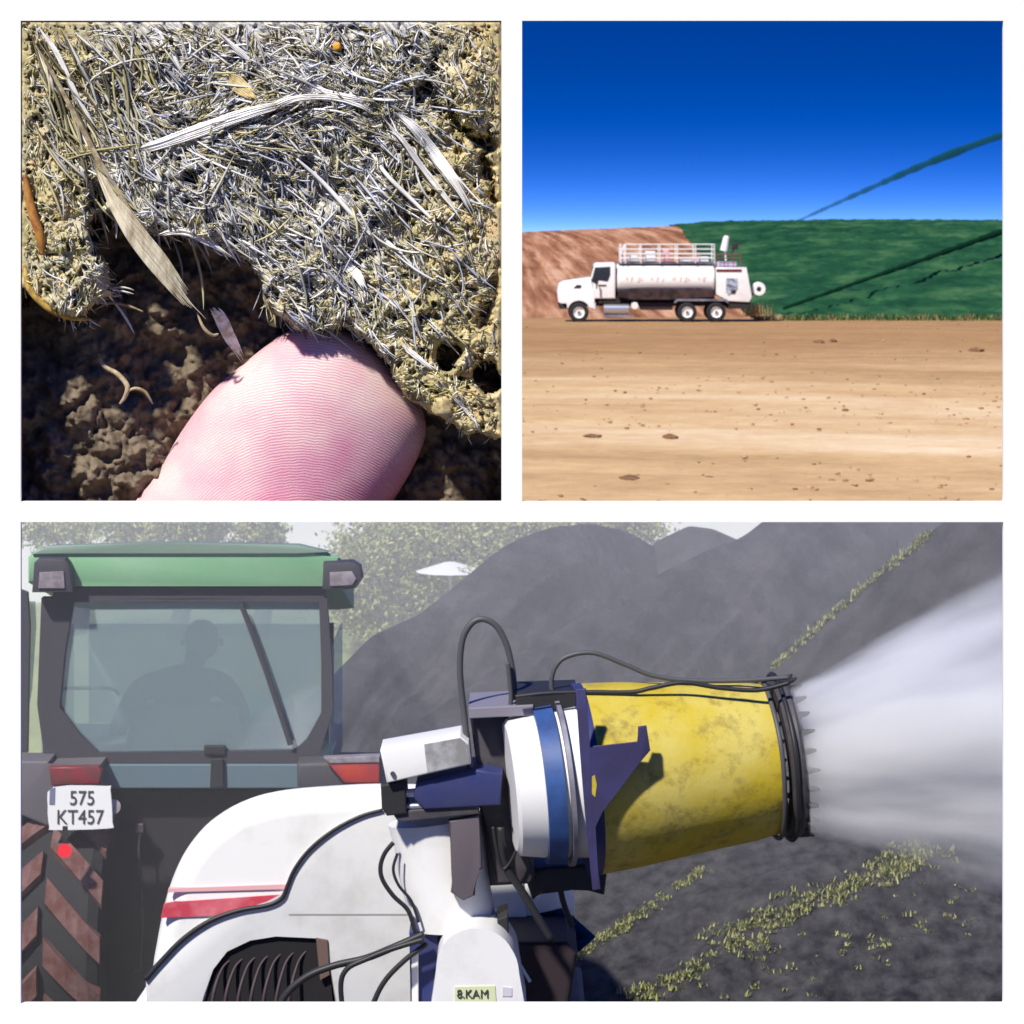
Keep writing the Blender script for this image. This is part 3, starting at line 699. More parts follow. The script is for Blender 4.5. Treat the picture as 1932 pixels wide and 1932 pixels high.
def wheel(cx, cz, r, y, wd=0.35):
    a = T(cx, cz, y); d = Vector((0, 1, 0)); rr = r * SC
    b = MB(); b.lathe(a, d, [(0, rr * 0.58), (0, rr * 0.9), (0.04, rr), (wd - 0.04, rr), (wd, rr * 0.9), (wd, rr * 0.58)], 40, close=True)
    w = b.build("wheel", black, truck, auto=35)
    b = MB(); b.lathe(a, d, [(0.02, rr * 0.60), (0.05, rr * 0.52), (0.12, rr * 0.36), (0.10, rr * 0.24), (0.02, rr * 0.22), (0.02, 0)], 32); b.build("rim", paintw, w, auto=35)
    b = MB(); b.lathe(a, d, [(-0.01, 0), (-0.01, rr * 0.12), (0.03, rr * 0.12), (0.03, 0)], 20); b.build("hub", dark, w)
for y in (0.0, W2 - 0.35): wheel(278, 718, 76, y)
for cx in (1112, 1336):
    for y in (0.0, W2 - 0.5): wheel(cx, 716, 74, y, 0.5)
b = MB(); tslab(b, [(130, 620), (1600, 620), (1600, 672), (130, 672)], 0.75, 0.9); tslab(b, [(560, 540), (1330, 540), (1330, 622), (560, 622)], 0.7, 1.0)
tslab(b, [(740, 640), (1010, 640), (1000, 700), (760, 700)], 0.3, 1.6, 0.04); tslab(b, [(430, 600), (600, 600), (600, 650), (430, 650)], 0.2, 2.0, 0.02)
b.build("chassis", dark, truck)
b = MB(); b.cyl(T(472, 694, 0.30), T(664, 694, 0.30), 0.25, n=28); b.build("fuel_tank", chrome, truck, auto=40)
b = MB(); tslab(b, [(470, 735), (700, 742), (700, 754), (470, 754)], 0.1, 0.4); b.build("step", greyp, truck)
b = MB(); b.cyl(T(708, 666, 0.1), T(708, 666, 0.55), 0.17, n=24); b.build("air_tank", paintw, truck, auto=40)
# elliptical tank
b = MB(); n = 48; A, B_ = [], []
for i in range(n):
    th = 2 * math.pi * i / n; yy = 1.22 + 1.18 * math.cos(th); zz = 470 - 128 * math.sin(th)
    A.append((yy, zz))
rings = []
for x, s in ((572, 0.8), (578, 0.96), (590, 1.0), (1312, 1.0), (1322, 0.96), (1328, 0.8)):
    rings.append([b.bm.verts.new(T(x, 470 + (zz - 470) * s, 1.22 + (yy - 1.22) * s)) for yy, zz in A])
for Q, S in zip(rings[:-1], rings[1:]):
    for i in range(n): b.bm.faces.new((Q[i], Q[(i + 1) % n], S[(i + 1) % n], S[i]))
b.bm.faces.new(rings[0]); b.bm.faces.new(rings[-1][::-1])
tank = b.build("tank", paintw, truck, auto=30)
for x in (600, 780, 960, 1140, 1300):
    b = MB(); tslab(b, [(x, 545), (x + 16, 545), (x + 16, 610), (x, 610)], 0.35, 1.7); b.build("saddle", dark, truck)
b = MB(); tslab(b, [(580, 548), (640, 540), (760, 534), (1000, 538), (1180, 534), (1326, 545), (1326, 600), (1040, 618), (700, 622), (580, 600)], 0.02, 0.5, 0.03); b.build("tank_shade_band", mat("black_brown_tank_shade", lin(34, 24, 24), 0.8, var=lin(70, 50, 46), vs=3), truck)  # dark slab added to stand for the shade on the tank's lower half
# faded, unreadable lettering traces on the tank side
b = MB()
for i, (x, w_) in enumerate(((640, 22), (680, 14), (740, 46), (830, 26), (880, 14), (925, 12), (1000, 34), (1060, 10), (1100, 50), (1195, 24), (1232, 34))):
    for k in range(2):
        p = T(x + k * w_ * 0.45, 455 + (i % 3) * 4, 0.035); b.box(p, (w_ * 0.3 * SC, 0.03, 0.10 + 0.07 * ((i * 7 + k) % 3)), Matrix.Rotation(R(18 * ((i + k) % 3 - 1)), 3, 'Y'))
b.build("faded_lettering", mat("faded_pink_ink", lin(236, 200, 190), 0.6), tank)
# platform and railings on top of the tank
b = MB(); tslab(b, [(585, 330), (1330, 330), (1330, 344), (585, 344)], 0.5, 1.5); b.build("platform", greyp, truck)
for y in (0.35, 2.05):
    b = MB()
    for z in (195, 232, 268, 300): b.cyl(T(600 if z > 200 else 640, z, y), T(1328, z, y), 0.022, n=8)
    for x in (605, 640, 760, 905, 1040, 1180, 1325): b.cyl(T(x, 192, y), T(x, 340, y), 0.026, n=8)
    b.cyl(T(600, 270, y), T(645, 192, y), 0.022, n=8)
    b.build("railing", paintw, truck, auto=40)
for x0, x1, z0, z1 in ((665, 745, 262, 326), (790, 880, 248, 326), (930, 985, 236, 326), (1070, 1160, 300, 330), (1200, 1290, 290, 330)):
    b = MB(); tslab(b, [(x0, z1), (x0 + 8, z0), (x1 - 8, z0), (x1, z1)], 0.7, 0.9, 0.04); b.build("hatch_box", paintw if x0 != 930 else mat("pale_pink_box", lin(226, 170, 178), 0.6), truck)
# rear pump compartment
b = MB(); tslab(b, [(1335, 420), (1335, 372), (1530, 372), (1570, 372), (1612, 600), (1590, 640), (1430, 632), (1335, 580)], 0.0, W2, 0.04)
pc = b.build("pump_housing", paintw, truck, auto=40)
b = MB(); tslab(b, [(1336, 386), (1532, 386), (1532, 406), (1336, 406)], -0.02, 0.03); b.build("stripe", maroon, pc)
b = MB(); tslab(b, [(1410, 455), (1500, 455), (1500, 540), (1430, 590), (1410, 560)], -0.02, 0.03, 0.01); b.build("control_panel", mat("control_grey", lin(176, 186, 200), 0.6, var=lin(90, 90, 110), vs=7), pc)
b = MB(); tslab(b, [(1450, 545), (1490, 545), (1480, 575), (1450, 575)], -0.03, 0.03); b.build("gauge", dark, pc)
b = MB(); tslab(b, [(1420, 642), (1598, 642), (1590, 690), (1430, 690)], 0.1, W2 - 0.2, 0.03); b.build("rear_bumper", dark, truck)
b = MB(); tslab(b, [(1345, 330), (1500, 330), (1500, 370), (1345, 370)], 0.5, 1.4, 0.03); b.build("engine_cover", mat("lavender_cover", lin(196, 180, 200), 0.6), truck)
b = MB()
for z in (272, 300): b.cyl(T(1335, z, 0.2), T(1530, z, 0.2), 0.022, n=8)
for x in (1340, 1400, 1470, 1528): b.cyl(T(x, 268, 0.2), T(x, 372, 0.2), 0.024, n=8)
b.build("rear_railing", mat("maroon_rail", lin(120, 60, 70), 0.5), truck)
b = MB(); b.cyl(T(1420, 320, 0.9), T(1412, 232, 0.9), 0.05, n=12); b.cyl(T(1405, 245, 0.9), T(1425, 140, 0.9), 0.19, 0.15, n=20); b.cyl(T(1425, 140, 0.9), T(1427, 128, 0.9), 0.15, 0.07, n=20)
b.build("spray_gun", paintw, truck, auto=40)
b = MB(); b.cyl(T(1460, 225, 0.9), T(1540, 175, 0.9), 0.05, 0.03, n=12); b.box(T(1490, 210, 0.9), (0.28, 0.25, 0.3), bev=0.04); b.cyl(T(1465, 268, 0.9), T(1490, 210, 0.9), 0.04, n=8); b.build("gun_mount", dark, truck)
b = MB(); b.lathe(T(1672, 540, 0.5), (0, 1, 0), [(0, 0.12), (0, 0.30), (0.05, 0.33), (0.12, 0.26), (0.4, 0.26), (0.47, 0.33), (0.5, 0.30), (0.5, 0.12)], 32, close=True)
reel = b.build("hose_reel", paintw, truck, auto=40)
b = MB(); b.cyl(T(1600, 600, 0.7), T(1672, 540, 0.7), 0.04, n=8); b.cyl(T(1655, 600, 0.7), T(1672, 540, 0.7), 0.04, n=8); b.cyl(T(1672, 540, 0.45), T(1672, 540, 1.05), 0.06, n=10); b.build("reel_bracket", dark, reel)
b = MB(); tslab(b, [(1010, 640), (1030, 615), (1410, 615), (1430, 640), (1428, 648), (1400, 630), (1040, 630), (1016, 650)], -0.02, 0.5); b.build("mudguard", greyp, truck)

# dry brush behind the truck
def tuft(name, label, cat, base, N, hgt, spread, cols, m, group=None, wid=0.03, kind=None, lean=0.4):
    x = RNG.normal(0, spread, N); y = RNG.normal(0, spread * 0.6, N); a = RNG.uniform(0, 2 * math.pi, N); L = hgt * RNG.uniform(0.4, 1, N)
    t = np.linspace(0, 1, 4)[None, :]; ln = RNG.uniform(0.1, lean, N)[:, None] * L[:, None]
    X = x[:, None] + np.cos(a)[:, None] * ln * t ** 1.6; Y = y[:, None] + np.sin(a)[:, None] * ln * t ** 1.6; Z = L[:, None] * t
    w = wid * np.array([1, 0.9, 0.6, 0.1])[None, :] / 2; sa_, ca_ = np.sin(a)[:, None], np.cos(a)[:, None]
    Va = np.stack([X - sa_ * w, Y + ca_ * w, Z], -1); Vb = np.stack([X + sa_ * w, Y - ca_ * w, Z], -1)
    V = np.stack([Va, Vb], 2).reshape(-1, 3) + np.array(base)[None]
    o0 = (np.arange(N) * 8)[:, None] + (np.arange(3) * 2)[None, :]
    Q = np.stack([o0, o0 + 1, o0 + 3, o0 + 2], -1).reshape(-1, 4)
    c = cols[RNG.integers(0, len(cols), N)] * RNG.uniform(0.7, 1.1, (N, 1))
    return V, Q, np.repeat(c, 8, 0)
leaf_m = vcmat("dry_leaf", 0.7, spec=0.2)
def tuft_obj(name, label, cat, base, *a, group=None, kind=None, **k):
    V, Q, c = tuft(name, label, cat, base, *a, **k)
    return tag(link(name, raw_mesh(name, V, Q, c), leaf_m, None, origin=base), label, cat, group, kind)
paldry = np.array([lin(*c)[:3] for c in ((206, 180, 130), (176, 150, 96), (150, 130, 80), (220, 200, 160))])
tuft_obj("dry_bush", "tan dry bush standing right behind the truck's rear end", "bush", T(1665, 760, 1.0) + Vector((0, 0, 0.05)), 160, 0.75, 0.3, paldry, leaf_m, wid=0.035, lean=0.7)
tuft_obj("dry_bush", "low tan dry bush on the ground at the foot of the crop field", "bush", T(1770, 770, 1.6) + Vector((0, 0, -.05)), 120, 0.3, 0.45, paldry, leaf_m, wid=0.04, lean=0.8)

# loose clods and stones strewn over the dirt, and ragged grass along the crop's lower edge
def field_crumbs():
    N = 1100; D = RNG.uniform(1 / 135, 1 / 45.5, N); D = 1 / D; px = RNG.uniform(960, 1960, N); c0 = np.stack([(px - 966) * D * K, D, np.full(N, Z0 + 0.02)], -1)
    k = fbm(c0[:, 0] * 0.09, c0[:, 1] * 0.12, 3) > RNG.uniform(-0.4, 0.6, N); c0 = c0[k]; N = len(c0)
    bm = bmesh.new(); bmesh.ops.create_icosphere(bm, subdivisions=1, radius=1.0); bv = np.array([v.co[:] for v in bm.verts]); bf = np.array([[v.index for v in f.verts] for f in bm.faces]); bm.free()
    r = RNG.uniform(0.010, 0.030, N) * RNG.uniform(0.5, 1.7, N); V = bv[None] * RNG.uniform(0.6, 1.3, (N, len(bv), 1)) * r[:, None, None] * np.array([1.8, 1.5, 0.75]) + c0[:, None, :]
    pal = np.array([lin(*c)[:3] for c in ((128, 94, 64), (150, 116, 82), (170, 134, 98), (182, 150, 116))]); c = pal[RNG.integers(0, 4, N)]
    o = link("loose_clods", raw_mesh("loose_clods", V.reshape(-1, 3), (bf[None] + (np.arange(N) * len(bv))[:, None, None]).reshape(-1, 3), np.repeat(c, len(bv), 0)), crumb_m, None, origin=(8, 80, Z0))
    tag(o, "loose soil clods and stones strewn over the tan dirt field", "loose soil", None, "stuff")
    Vs, Qs, Cs, off = [], [], [], 0; palg = np.array([lin(*c)[:3] for c in ((40, 84, 46), (60, 100, 54), (110, 120, 70), (150, 130, 86))])
    for i in range(520):
        px = random.uniform(1440, 2050); D = 140.2 + random.gauss(0, 0.7); base = (px - 966) * D * K, D, Z0 - 0.02
        V, Q, cc = tuft('', '', '', base, 9, random.uniform(0.1, 0.42), 0.25, palg, leaf_m, wid=0.06, lean=0.8); Vs.append(V); Qs.append(Q + off); Cs.append(cc); off += len(V)
    tag(link("edge_grass", raw_mesh("edge_grass", np.concatenate(Vs), np.concatenate(Qs), np.concatenate(Cs)), leaf_m, None, origin=(20, 140, Z0)), "ragged low grass along the lower edge of the green crop", "grass", None, "stuff")
field_crumbs()
# two hoses stretched across the field towards the right
hose_d = mat("dark_green_hose", (0.002, 0.012, 0.006, 1), 0.9, spec=0.0); hose_b = mat("teal_hose", lin(8, 84, 108), 0.9, spec=0.02)
def ghose(label, pts, m, r0, r1):
    P3 = [P(*p) for p in pts]; b = MB(); b.tube(P3, r0, n=10, r2=r1, sub=8)
    tag(b.build("hose", m, None, origin=P3[0], smooth=True), label, "hose", "hoses stretched over the crop field")
def jet_mat(name, col, d):
    m = bpy.data.materials.new(name); m.use_nodes = True; n = m.node_tree; n.nodes.clear(); o = n.nodes.new("ShaderNodeOutputMaterial")
    v = n.nodes.new("ShaderNodeVolumePrincipled"); v.inputs['Color'].default_value = col; v.inputs['Density'].default_value = d; v.inputs['Absorption Color'].default_value = (0, 0, 0, 1)
    n.links.new(v.outputs[0], o.inputs['Volume']); return m
def gjet(label, pts, m, r0, r1):
    P3 = [P(*p) for p in pts]; b = MB(); rnd = random.Random(5); w_ = [rnd.uniform(0.8, 1.2) for _ in range(400)]
    b.tube(P3, r0, n=12, sub=10, rad=lambda f: (r0 + (r1 - r0) * f ** 1.2) * w_[int(f * 60)])
    tag(b.build("slurry_jet", m, None, origin=P3[0]), label, "spray", "jets of green slurry over the crop field")
def crop_z(px, D, zoff=0.14):
    f = (D - 141) / 150; top = EYE - (float(crest(px)) - 435) * 285 * K
    return Z0 - 0.1 + zoff + (top - Z0) * math.sin(min(f / 0.96, 1.0) * math.pi / 2) ** 1.15
def on_crop(px, py):
    return min((D for D in np.linspace(141, 282, 400)), key=lambda D: abs(435 + (EYE - crop_z(px, D)) / (D * K) - py))
pth = []
for px in range(1478, 2100, 40):
    py = float(np.interp(px, [1478, 1560, 1640, 1760, 1893, 2100], [582, 553, 525, 483, 436, 366])); D = on_crop(px, py); pth.append((px, py, D - 2.2))
pf = np.polyfit([p[0] for p in pth], [p[2] for p in pth], 2); pth = [(a, b_, 139.5 + (float(np.polyval(pf, a)) - 139.5) * 0.62) for a, b_, _ in pth]
gjet("dark green jet of slurry spray shooting from behind the truck low across the green crop", pth, jet_mat("dark_slurry_spray", (0.02, 0.10, 0.05, 1), 9.0), 0.08, 0.26)
gjet("soft teal jet of slurry spray rising against the blue sky and widening to the right", [(1490, 424, 300), (1560, 392, 303), (1640, 356, 306), (1750, 308, 310), (1893, 254, 315), (2000, 226, 318)], jet_mat("teal_slurry_spray", (0.03, 0.20, 0.18, 1), 2.3), 0.14, 0.62)

# ================================================================== LOWER HALF: TRACTOR, MIST BLOWER AND HEAPS
# pale sky screen and trees behind
b = MB(); zt = EYE - 531 * K * 36
b.box((0, 36, (zt - 4.2) / 2), (30, 0.1, zt + 4.2)); tag(b.build("sky_backdrop", mat("pale_overcast_sky", (0.86, 0.87, 0.88, 1), 1.0, spec=0)), kind="structure")
grass_m = mat("verge_grass", lin(120, 134, 74), 0.95, var=lin(150, 160, 96), vs=2.0, bump=0.6, bs=8)
NX, NY = np.meshgrid(np.linspace(-9, 14, 80), np.linspace(25.5, 35.9, 40))
me = grid_mesh("grass_bank", np.stack([NX, NY, -3.1 + 3.3 * smoothstep(25.5, 32, NY) + fbm(NX, NY, 3) * 0.12], -1)); tag(link("ground_grass_bank", me, grass_m, None, smooth=True), kind="structure")
bark = mat("grey_bark", lin(96, 88, 76), 0.9, var=lin(70, 62, 52), vs=6, bump=0.6, bs=20)
crown_m = vcmat("muted_foliage", 0.8, spec=0.15)
palt = np.array([lin(*c)[:3] for c in ((142, 152, 84), (164, 172, 104), (120, 132, 76), (184, 188, 128), (156, 152, 104))])
def tree(label, base_px, D, zbase, blobs_, N, hmin=964, leafs=(0.016, 0.04)):
    c0 = P(base_px, 1200, D); c0.z = zbase; t = thing("tree", label, "tree", c0, "trees behind the yard")
    b = MB(); top = P(blobs_[0][0], blobs_[0][1], D)
    b.tube([c0, c0.lerp(top, 0.5) + Vector((0.1, 0, 0)), top], 0.13, r2=0.03, n=10)
    for (px, py, rx, ry) in blobs_[1:]:
        e = P(px, py, D); b.tube([c0.lerp(top, 0.45), c0.lerp(top, .5).lerp(e, 0.5) + Vector((0, 0, 0.1)), e], 0.05, r2=0.012, n=6, sub=3)
    b.build("trunk", bark, t, smooth=True)
    Vs = []; 
    for (px, py, rx, ry) in blobs_:
        n_ = int(N * rx * ry / sum(q[2] * q[3] for q in blobs_))
        cl = RNG.normal(0, 0.5, (max(6, n_ // 45), 3)); k = RNG.integers(0, len(cl), n_)
        q = cl[k] + RNG.normal(0, 0.16, (n_, 3)); 
        X = px + q[:, 0] * rx; Y = py + q[:, 2] * ry; DD = D + q[:, 1] * rx * D * K
        ok = Y > hmin; Vs.append(PX(X[ok], Y[ok], DD[ok]))
    C0 = np.concatenate(Vs); n_ = len(C0); s = RNG.uniform(*leafs, n_)[:, None]
    u = RNG.normal(0, 1, (n_, 3)); u /= np.linalg.norm(u, axis=1, keepdims=True); w = RNG.normal(0, 1, (n_, 3)); w -= (w * u).sum(1, keepdims=True) * u; w /= np.linalg.norm(w, axis=1, keepdims=True)
    V = np.stack([C0 - u * s, C0 + w * s * 0.5, C0 + u * s, C0 - w * s * 0.5], 1).reshape(-1, 3)
    Q = np.arange(n_ * 4).reshape(-1, 4); c = palt[RNG.integers(0, 5, n_)] * RNG.uniform(0.88, 1.12, (n_, 1))
    link("crown", raw_mesh("crown", V, Q, np.repeat(c, 4, 0)), crown_m, t)
tree("thin-leaved pale tree above the left end of the tractor roof", 140, 33, 0.15, [(150, 990, 90, 40), (90, 1005, 60, 36), (230, 1000, 60, 30)], 5200)
tree("grey-green tree rising behind the middle of the tractor roof", 330, 33, 0.15, [(340, 985, 75, 60), (300, 1010, 50, 40), (385, 1000, 40, 40)], 20000)
tree("small round tree behind the right half of the tractor roof", 485, 33, 0.15, [(487, 995, 40, 40), (500, 1020, 40, 26)], 5200)
tree("broad olive tree just right of the tractor's roof lamp", 760, 32, 0.1, [(760, 1040, 110, 90), (700, 1090, 90, 80), (840, 1010, 110, 60), (860, 1090, 90, 60), (720, 1150, 80, 50)], 36000)
tree("tall olive tree behind the top of the largest heap", 1080, 32.5, 0.1, [(1060, 975, 130, 50), (960, 1000, 110, 60), (1180, 985, 80, 45)], 20000)
b = MB(); c = P(850, 1078, 31); b.cyl(c, c + Vector((0, 0, 0.10)), 0.38, 0.06, n=12); b.cyl(P(850, 1150, 31), c, 0.015, n=8)
tag(b.build("garden_parasol", mat("white_canvas", (0.8, 0.8, 0.82, 1), 0.8), None, origin=P(850, 1150, 31), auto=30), "small white parasol in front of the olive trees left of the heaps", "parasol")

# heaps
heap_m = mat("dark_grey_heap", lin(30, 30, 33), 0.95, var=lin(68, 67, 70), vs=2.6, bump=1.0, bs=7, detail=10, vlo=0.34, vhi=0.68)
heap_d = mat("damp_black_heap", lin(24, 22, 27), 0.95, var=lin(70, 69, 70), vs=9.0, bump=1.0, bs=12, detail=12, vlo=0.36, vhi=0.7)
def heap(label, ridge, D, run, zb, m=heap_m, rough=0.10, clampy=962, Dr=None, m_name="spoil_heap", back=3.0):
    px = np.linspace(ridge[0][0], ridge[-1][0], 260); py = np.interp(px, [p[0] for p in ridge], [p[1] for p in ridge])
    k = np.ones(9) / 9; py = np.convolve(np.pad(py, 4, mode='edge'), k, 'valid'); py = np.maximum(py, clampy)
    DR = np.full_like(px, D) if Dr is None else np.interp(px, [p[0] for p in Dr], [p[1] for p in Dr])
    X = (px - 966) * DR * K; Z = EYE - (py - 435) * DR * K
    fs = np.concatenate([-np.linspace(1, 0, 130) ** 1.0, np.linspace(0, 1, 20)[1:]]); V = []
    for f in fs:
        hgt = Z - zb
        if f <= 0: z = zb + hgt * (1 - (-f) ** 1.25); y = DR + f * run
        else: z = zb + hgt * (1 - f ** 1.2); y = DR + f * back
        nz = fbm(X * 1.1, y * 1.1, 4) * rough * 1.6 * min(1, abs(f) * 4) + fbm(X * 6, y * 6, 4) * rough * 0.55 * min(1, abs(f) * 3)
        sl_ = (1 + min(f, 0)) * run; u_ = X * 0.62 - sl_ * 0.78; v_ = X * 0.78 + sl_ * 0.62
        nz = nz + (fbm(u_ * 1.5 + 7, v_ * 0.22, 3) * rough * 2.2 + fbm(u_ * 5 + 3, v_ * 0.9, 3) * rough * 0.7) * min(1, abs(f) * 5)
        V.append(np.stack([X, y, z + nz], -1))
    return tag(link(m_name, grid_mesh(m_name, np.array(V)), m, None, origin=(X.mean(), D, zb), smooth=True), label, "heap", "dark heaps behind the machines")
heap("large dark grey heap with a rounded top behind the hose loop", [(420, 1480), (560, 1340), (640, 1262), (700, 1200), (790, 1160), (860, 1105), (930, 1045), (980, 1015), (1040, 995), (1110, 988), (1180, 1000), (1240, 1035), (1300, 1100), (1400, 1220)], 25.5, 4.5, -1.9, Dr=[(420, 22.6), (1400, 28.4)])
heap("smaller pointed grey heap between the rounded heap and the big one", [(1080, 1200), (1180, 1080), (1240, 1020), (1300, 992), (1345, 998), (1400, 1022), (1460, 1060), (1600, 1150)], 27.5, 5, -2.2)
heap("long grey heap slope running up to the right behind the yellow drum", [(700, 1420), (960, 1245), (1120, 1150), (1230, 1090), (1330, 1040), (1400, 1015), (1450, 975), (1520, 940), (2000, 900)], 24, 4.0, -1.6, Dr=[(700, 21.6), (2000, 28)])
heap("tall grey heap filling the right side above the spray", [(1250, 1420), (1380, 1330), (1460, 1255), (1560, 1170), (1660, 1085), (1760, 1000), (1830, 950), (2150, 940)], 21.8, 3.2, -1.0, Dr=[(1250, 22.2), (2150, 20.9)])
FR = [(900, 1740), (1000, 1690), (1100, 1640), (1280, 1590), (1420, 1560), (1560, 1548), (1700, 1552), (1893, 1560), (2150, 1560)]
front = heap("near black weedy heap below the yellow drum at the lower right", FR, 18.6, 3.1, -0.8, heap_d, 0.09, back=1.6)
# weeds
palw = np.array([lin(*c)[:3] for c in ((138, 144, 84), (156, 158, 100), (98, 106, 62), (168, 164, 114))])
def heap_surface(px, py):
    """nearest point of the near heap under a photo position"""
    vs = FV; X = (vs[:, 0] / (vs[:, 1] * K)) + 966; Y = 435 + (EYE - vs[:, 2]) / (vs[:, 1] * K)
    i = np.argmin((X - px) ** 2 + (Y - py) ** 2); return vs[i]
def verts_world(o):
    a = np.zeros(len(o.data.vertices) * 3, np.float32); o.data.vertices.foreach_get("co", a); return a.reshape(-1, 3) + np.array(o.location)
FV = verts_world(front); FV = FV[FV[:, 1] < 18.7]
def weeds(name, label, path, n, width, surf, hgt, nb, D=None, wid=0.02):
    Vs, Qs, Cs, off = [], [], [], 0
    for i in range(n):
        f = random.random(); p = [Vector((a, b, 0)) for a, b in path]; s, _ = spline(p, 6); q = s[int(f * (len(s) - 1))]
        if fbm(np.array([q.x * 0.03]), np.array([q.y * 0.03]), 2)[0] < (-0.25 if width > 4 else -0.7): continue
        base = surf(q.x + random.gauss(0, width), q.y + random.gauss(0, width * 0.5))
        V, Q, c = tuft("w", "", "", base, nb, hgt * random.uniform(0.5, 1.2), hgt * 0.5, palw, leaf_m, wid=wid, lean=1.0)
        Vs.append(V); Qs.append(Q + off); Cs.append(c); off += len(V)
    tag(link(name, raw_mesh(name, np.concatenate(Vs), np.concatenate(Qs), np.concatenate(Cs)), leaf_m, None, origin=Vs[0][0]), label, "weeds", None, "stuff")
weeds("weeds", "narrow line of yellow-green weeds running up the near heap", [(1065, 1822), (1140, 1770), (1230, 1710), (1330, 1640)], 150, 6, heap_surface, 0.035, 10, wid=0.011)
weeds("weeds", "broad band of yellow-green weeds across the near heap", [(1200, 1893), (1330, 1820), (1430, 1745), (1530, 1700), (1620, 1665), (1700, 1625), (1770, 1600)], 420, 24, heap_surface, 0.042, 11, wid=0.012)
weeds("weeds", "scattered weed sprigs at the lower right of the near heap", [(1380, 1860), (1560, 1800), (1700, 1760), (1850, 1700)], 110, 55, heap_surface, 0.03, 8, wid=0.011)
CV = verts_world([o for o in bpy.data.objects if o.get('label', '').startswith("tall grey heap")][0])
def surf2(px, py):
    X = (CV[:, 0] / (CV[:, 1] * K)) + 966; Y = 435 + (EYE - CV[:, 2]) / (CV[:, 1] * K); i = np.argmin((X - px) ** 2 + (Y - py) ** 2); return CV[i]
weeds("weeds", "thin yellow-green strip of weeds along the tall heap's crest", [(1465, 1258), (1540, 1190), (1620, 1120), (1700, 1055), (1760, 1005)], 260, 3, surf2, 0.045, 8, wid=0.012)

# ---------------- tractor
TRD = 18.0
green_p = mat("green_tractor_paint", lin(118, 166, 124), 0.55, var=lin(130, 170, 134), vs=2)
green_g = mat("grey_green_roof_top", lin(120, 140, 124), 0.5)
cabblk = mat("dark_grey_cab_frame", lin(62, 60, 66), 0.55)
plast = mat("black_plastic", lin(40, 40, 42), 0.6, bump=0.2, bs=40)
panel_b = mat("blue_grey_panel", lin(92, 112, 120), 0.55)
def glass(name, col, op):
    m = bpy.data.materials.new(name); m.use_nodes = True; n = m.node_tree; n.nodes.clear()
    o = n.nodes.new("ShaderNodeOutputMaterial"); a = n.nodes.new("ShaderNodeBsdfTransparent"); a.inputs[0].default_value = (0.86, 0.92, 0.94, 1)
    d = n.nodes.new("ShaderNodeBsdfDiffuse"); d.inputs[0].default_value = col; g = n.nodes.new("ShaderNodeBsdfGlossy"); g.inputs[1].default_value = 0.08
    m1 = n.nodes.new("ShaderNodeMixShader"); m1.inputs[0].default_value = op; m2 = n.nodes.new("ShaderNodeMixShader"); m2.inputs[0].default_value = 0.06
    n.links.new(a.outputs[0], m1.inputs[1]); n.links.new(d.outputs[0], m1.inputs[2]); n.links.new(m1.outputs[0], m2.inputs[1]); n.links.new(g.outputs[0], m2.inputs[2]); n.links.new(m2.outputs[0], o.inputs[0])
    return m
cabglass = glass("dusty_teal_glass", lin(150, 168, 172), 0.38); sideglass = glass("pale_side_glass", lin(190, 205, 200), 0.35)
def slope(b):
    for v in b.bm.verts: v.co.z -= 0.24 * max(0, v.co.y - TRD - 0.1)
trac = thing("tractor", "green-roofed tractor seen from behind with a driver in its glass cab", "tractor", (P(350, 1500, TRD + 1).x, TRD + 1, 0))
b = MB(); b.slab([(52, 1052), (70, 1036), (130, 1030), (560, 1033), (610, 1040), (640, 1052), (640, 1104), (610, 1106), (100, 1106), (52, 1100)], TRD - 0.05, 1.7, 0.03, 3); slope(b)
roof = b.build("roof", green_p, trac, auto=40)
b = MB(); b.slab([(60, 1046), (90, 1030), (300, 1024), (560, 1028), (620, 1042), (560, 1044), (120, 1044)], TRD - 0.07, 0.25, 0.006, 2); slope(b); b.build("roof_cap", green_g, roof, auto=40)
def lamp(pts, lens, lm):
    b = MB(); b.slab(pts, TRD - 0.16, 0.16, 0.012, 2); l = b.build("work_lamp", cabblk, trac, auto=40)
    b = MB(); b.slab(lens, TRD - 0.175, 0.03, 0.004, 2); b.build("lens", lm, l, auto=40)
lens_m = mat("grey_lamp_lens", lin(150, 142, 146), 0.3, var=lin(120, 112, 116), vs=14)
lamp([(60, 1118), (64, 1062), (72, 1054), (122, 1054), (130, 1064), (138, 1118)], [(72, 1110), (74, 1080), (120, 1078), (122, 1110)], lens_m)
lamp([(608, 1112), (610, 1062), (665, 1060), (680, 1070), (684, 1092), (672, 1110), (640, 1114)], [(622, 1106), (622, 1080), (664, 1078), (672, 1092), (664, 1104)], lens_m)
b = MB(); b.slab([(100, 1108), (612, 1108), (612, 1130), (100, 1130)], TRD, 0.2, 0.004); b.build("roof_beam", cabblk, trac)
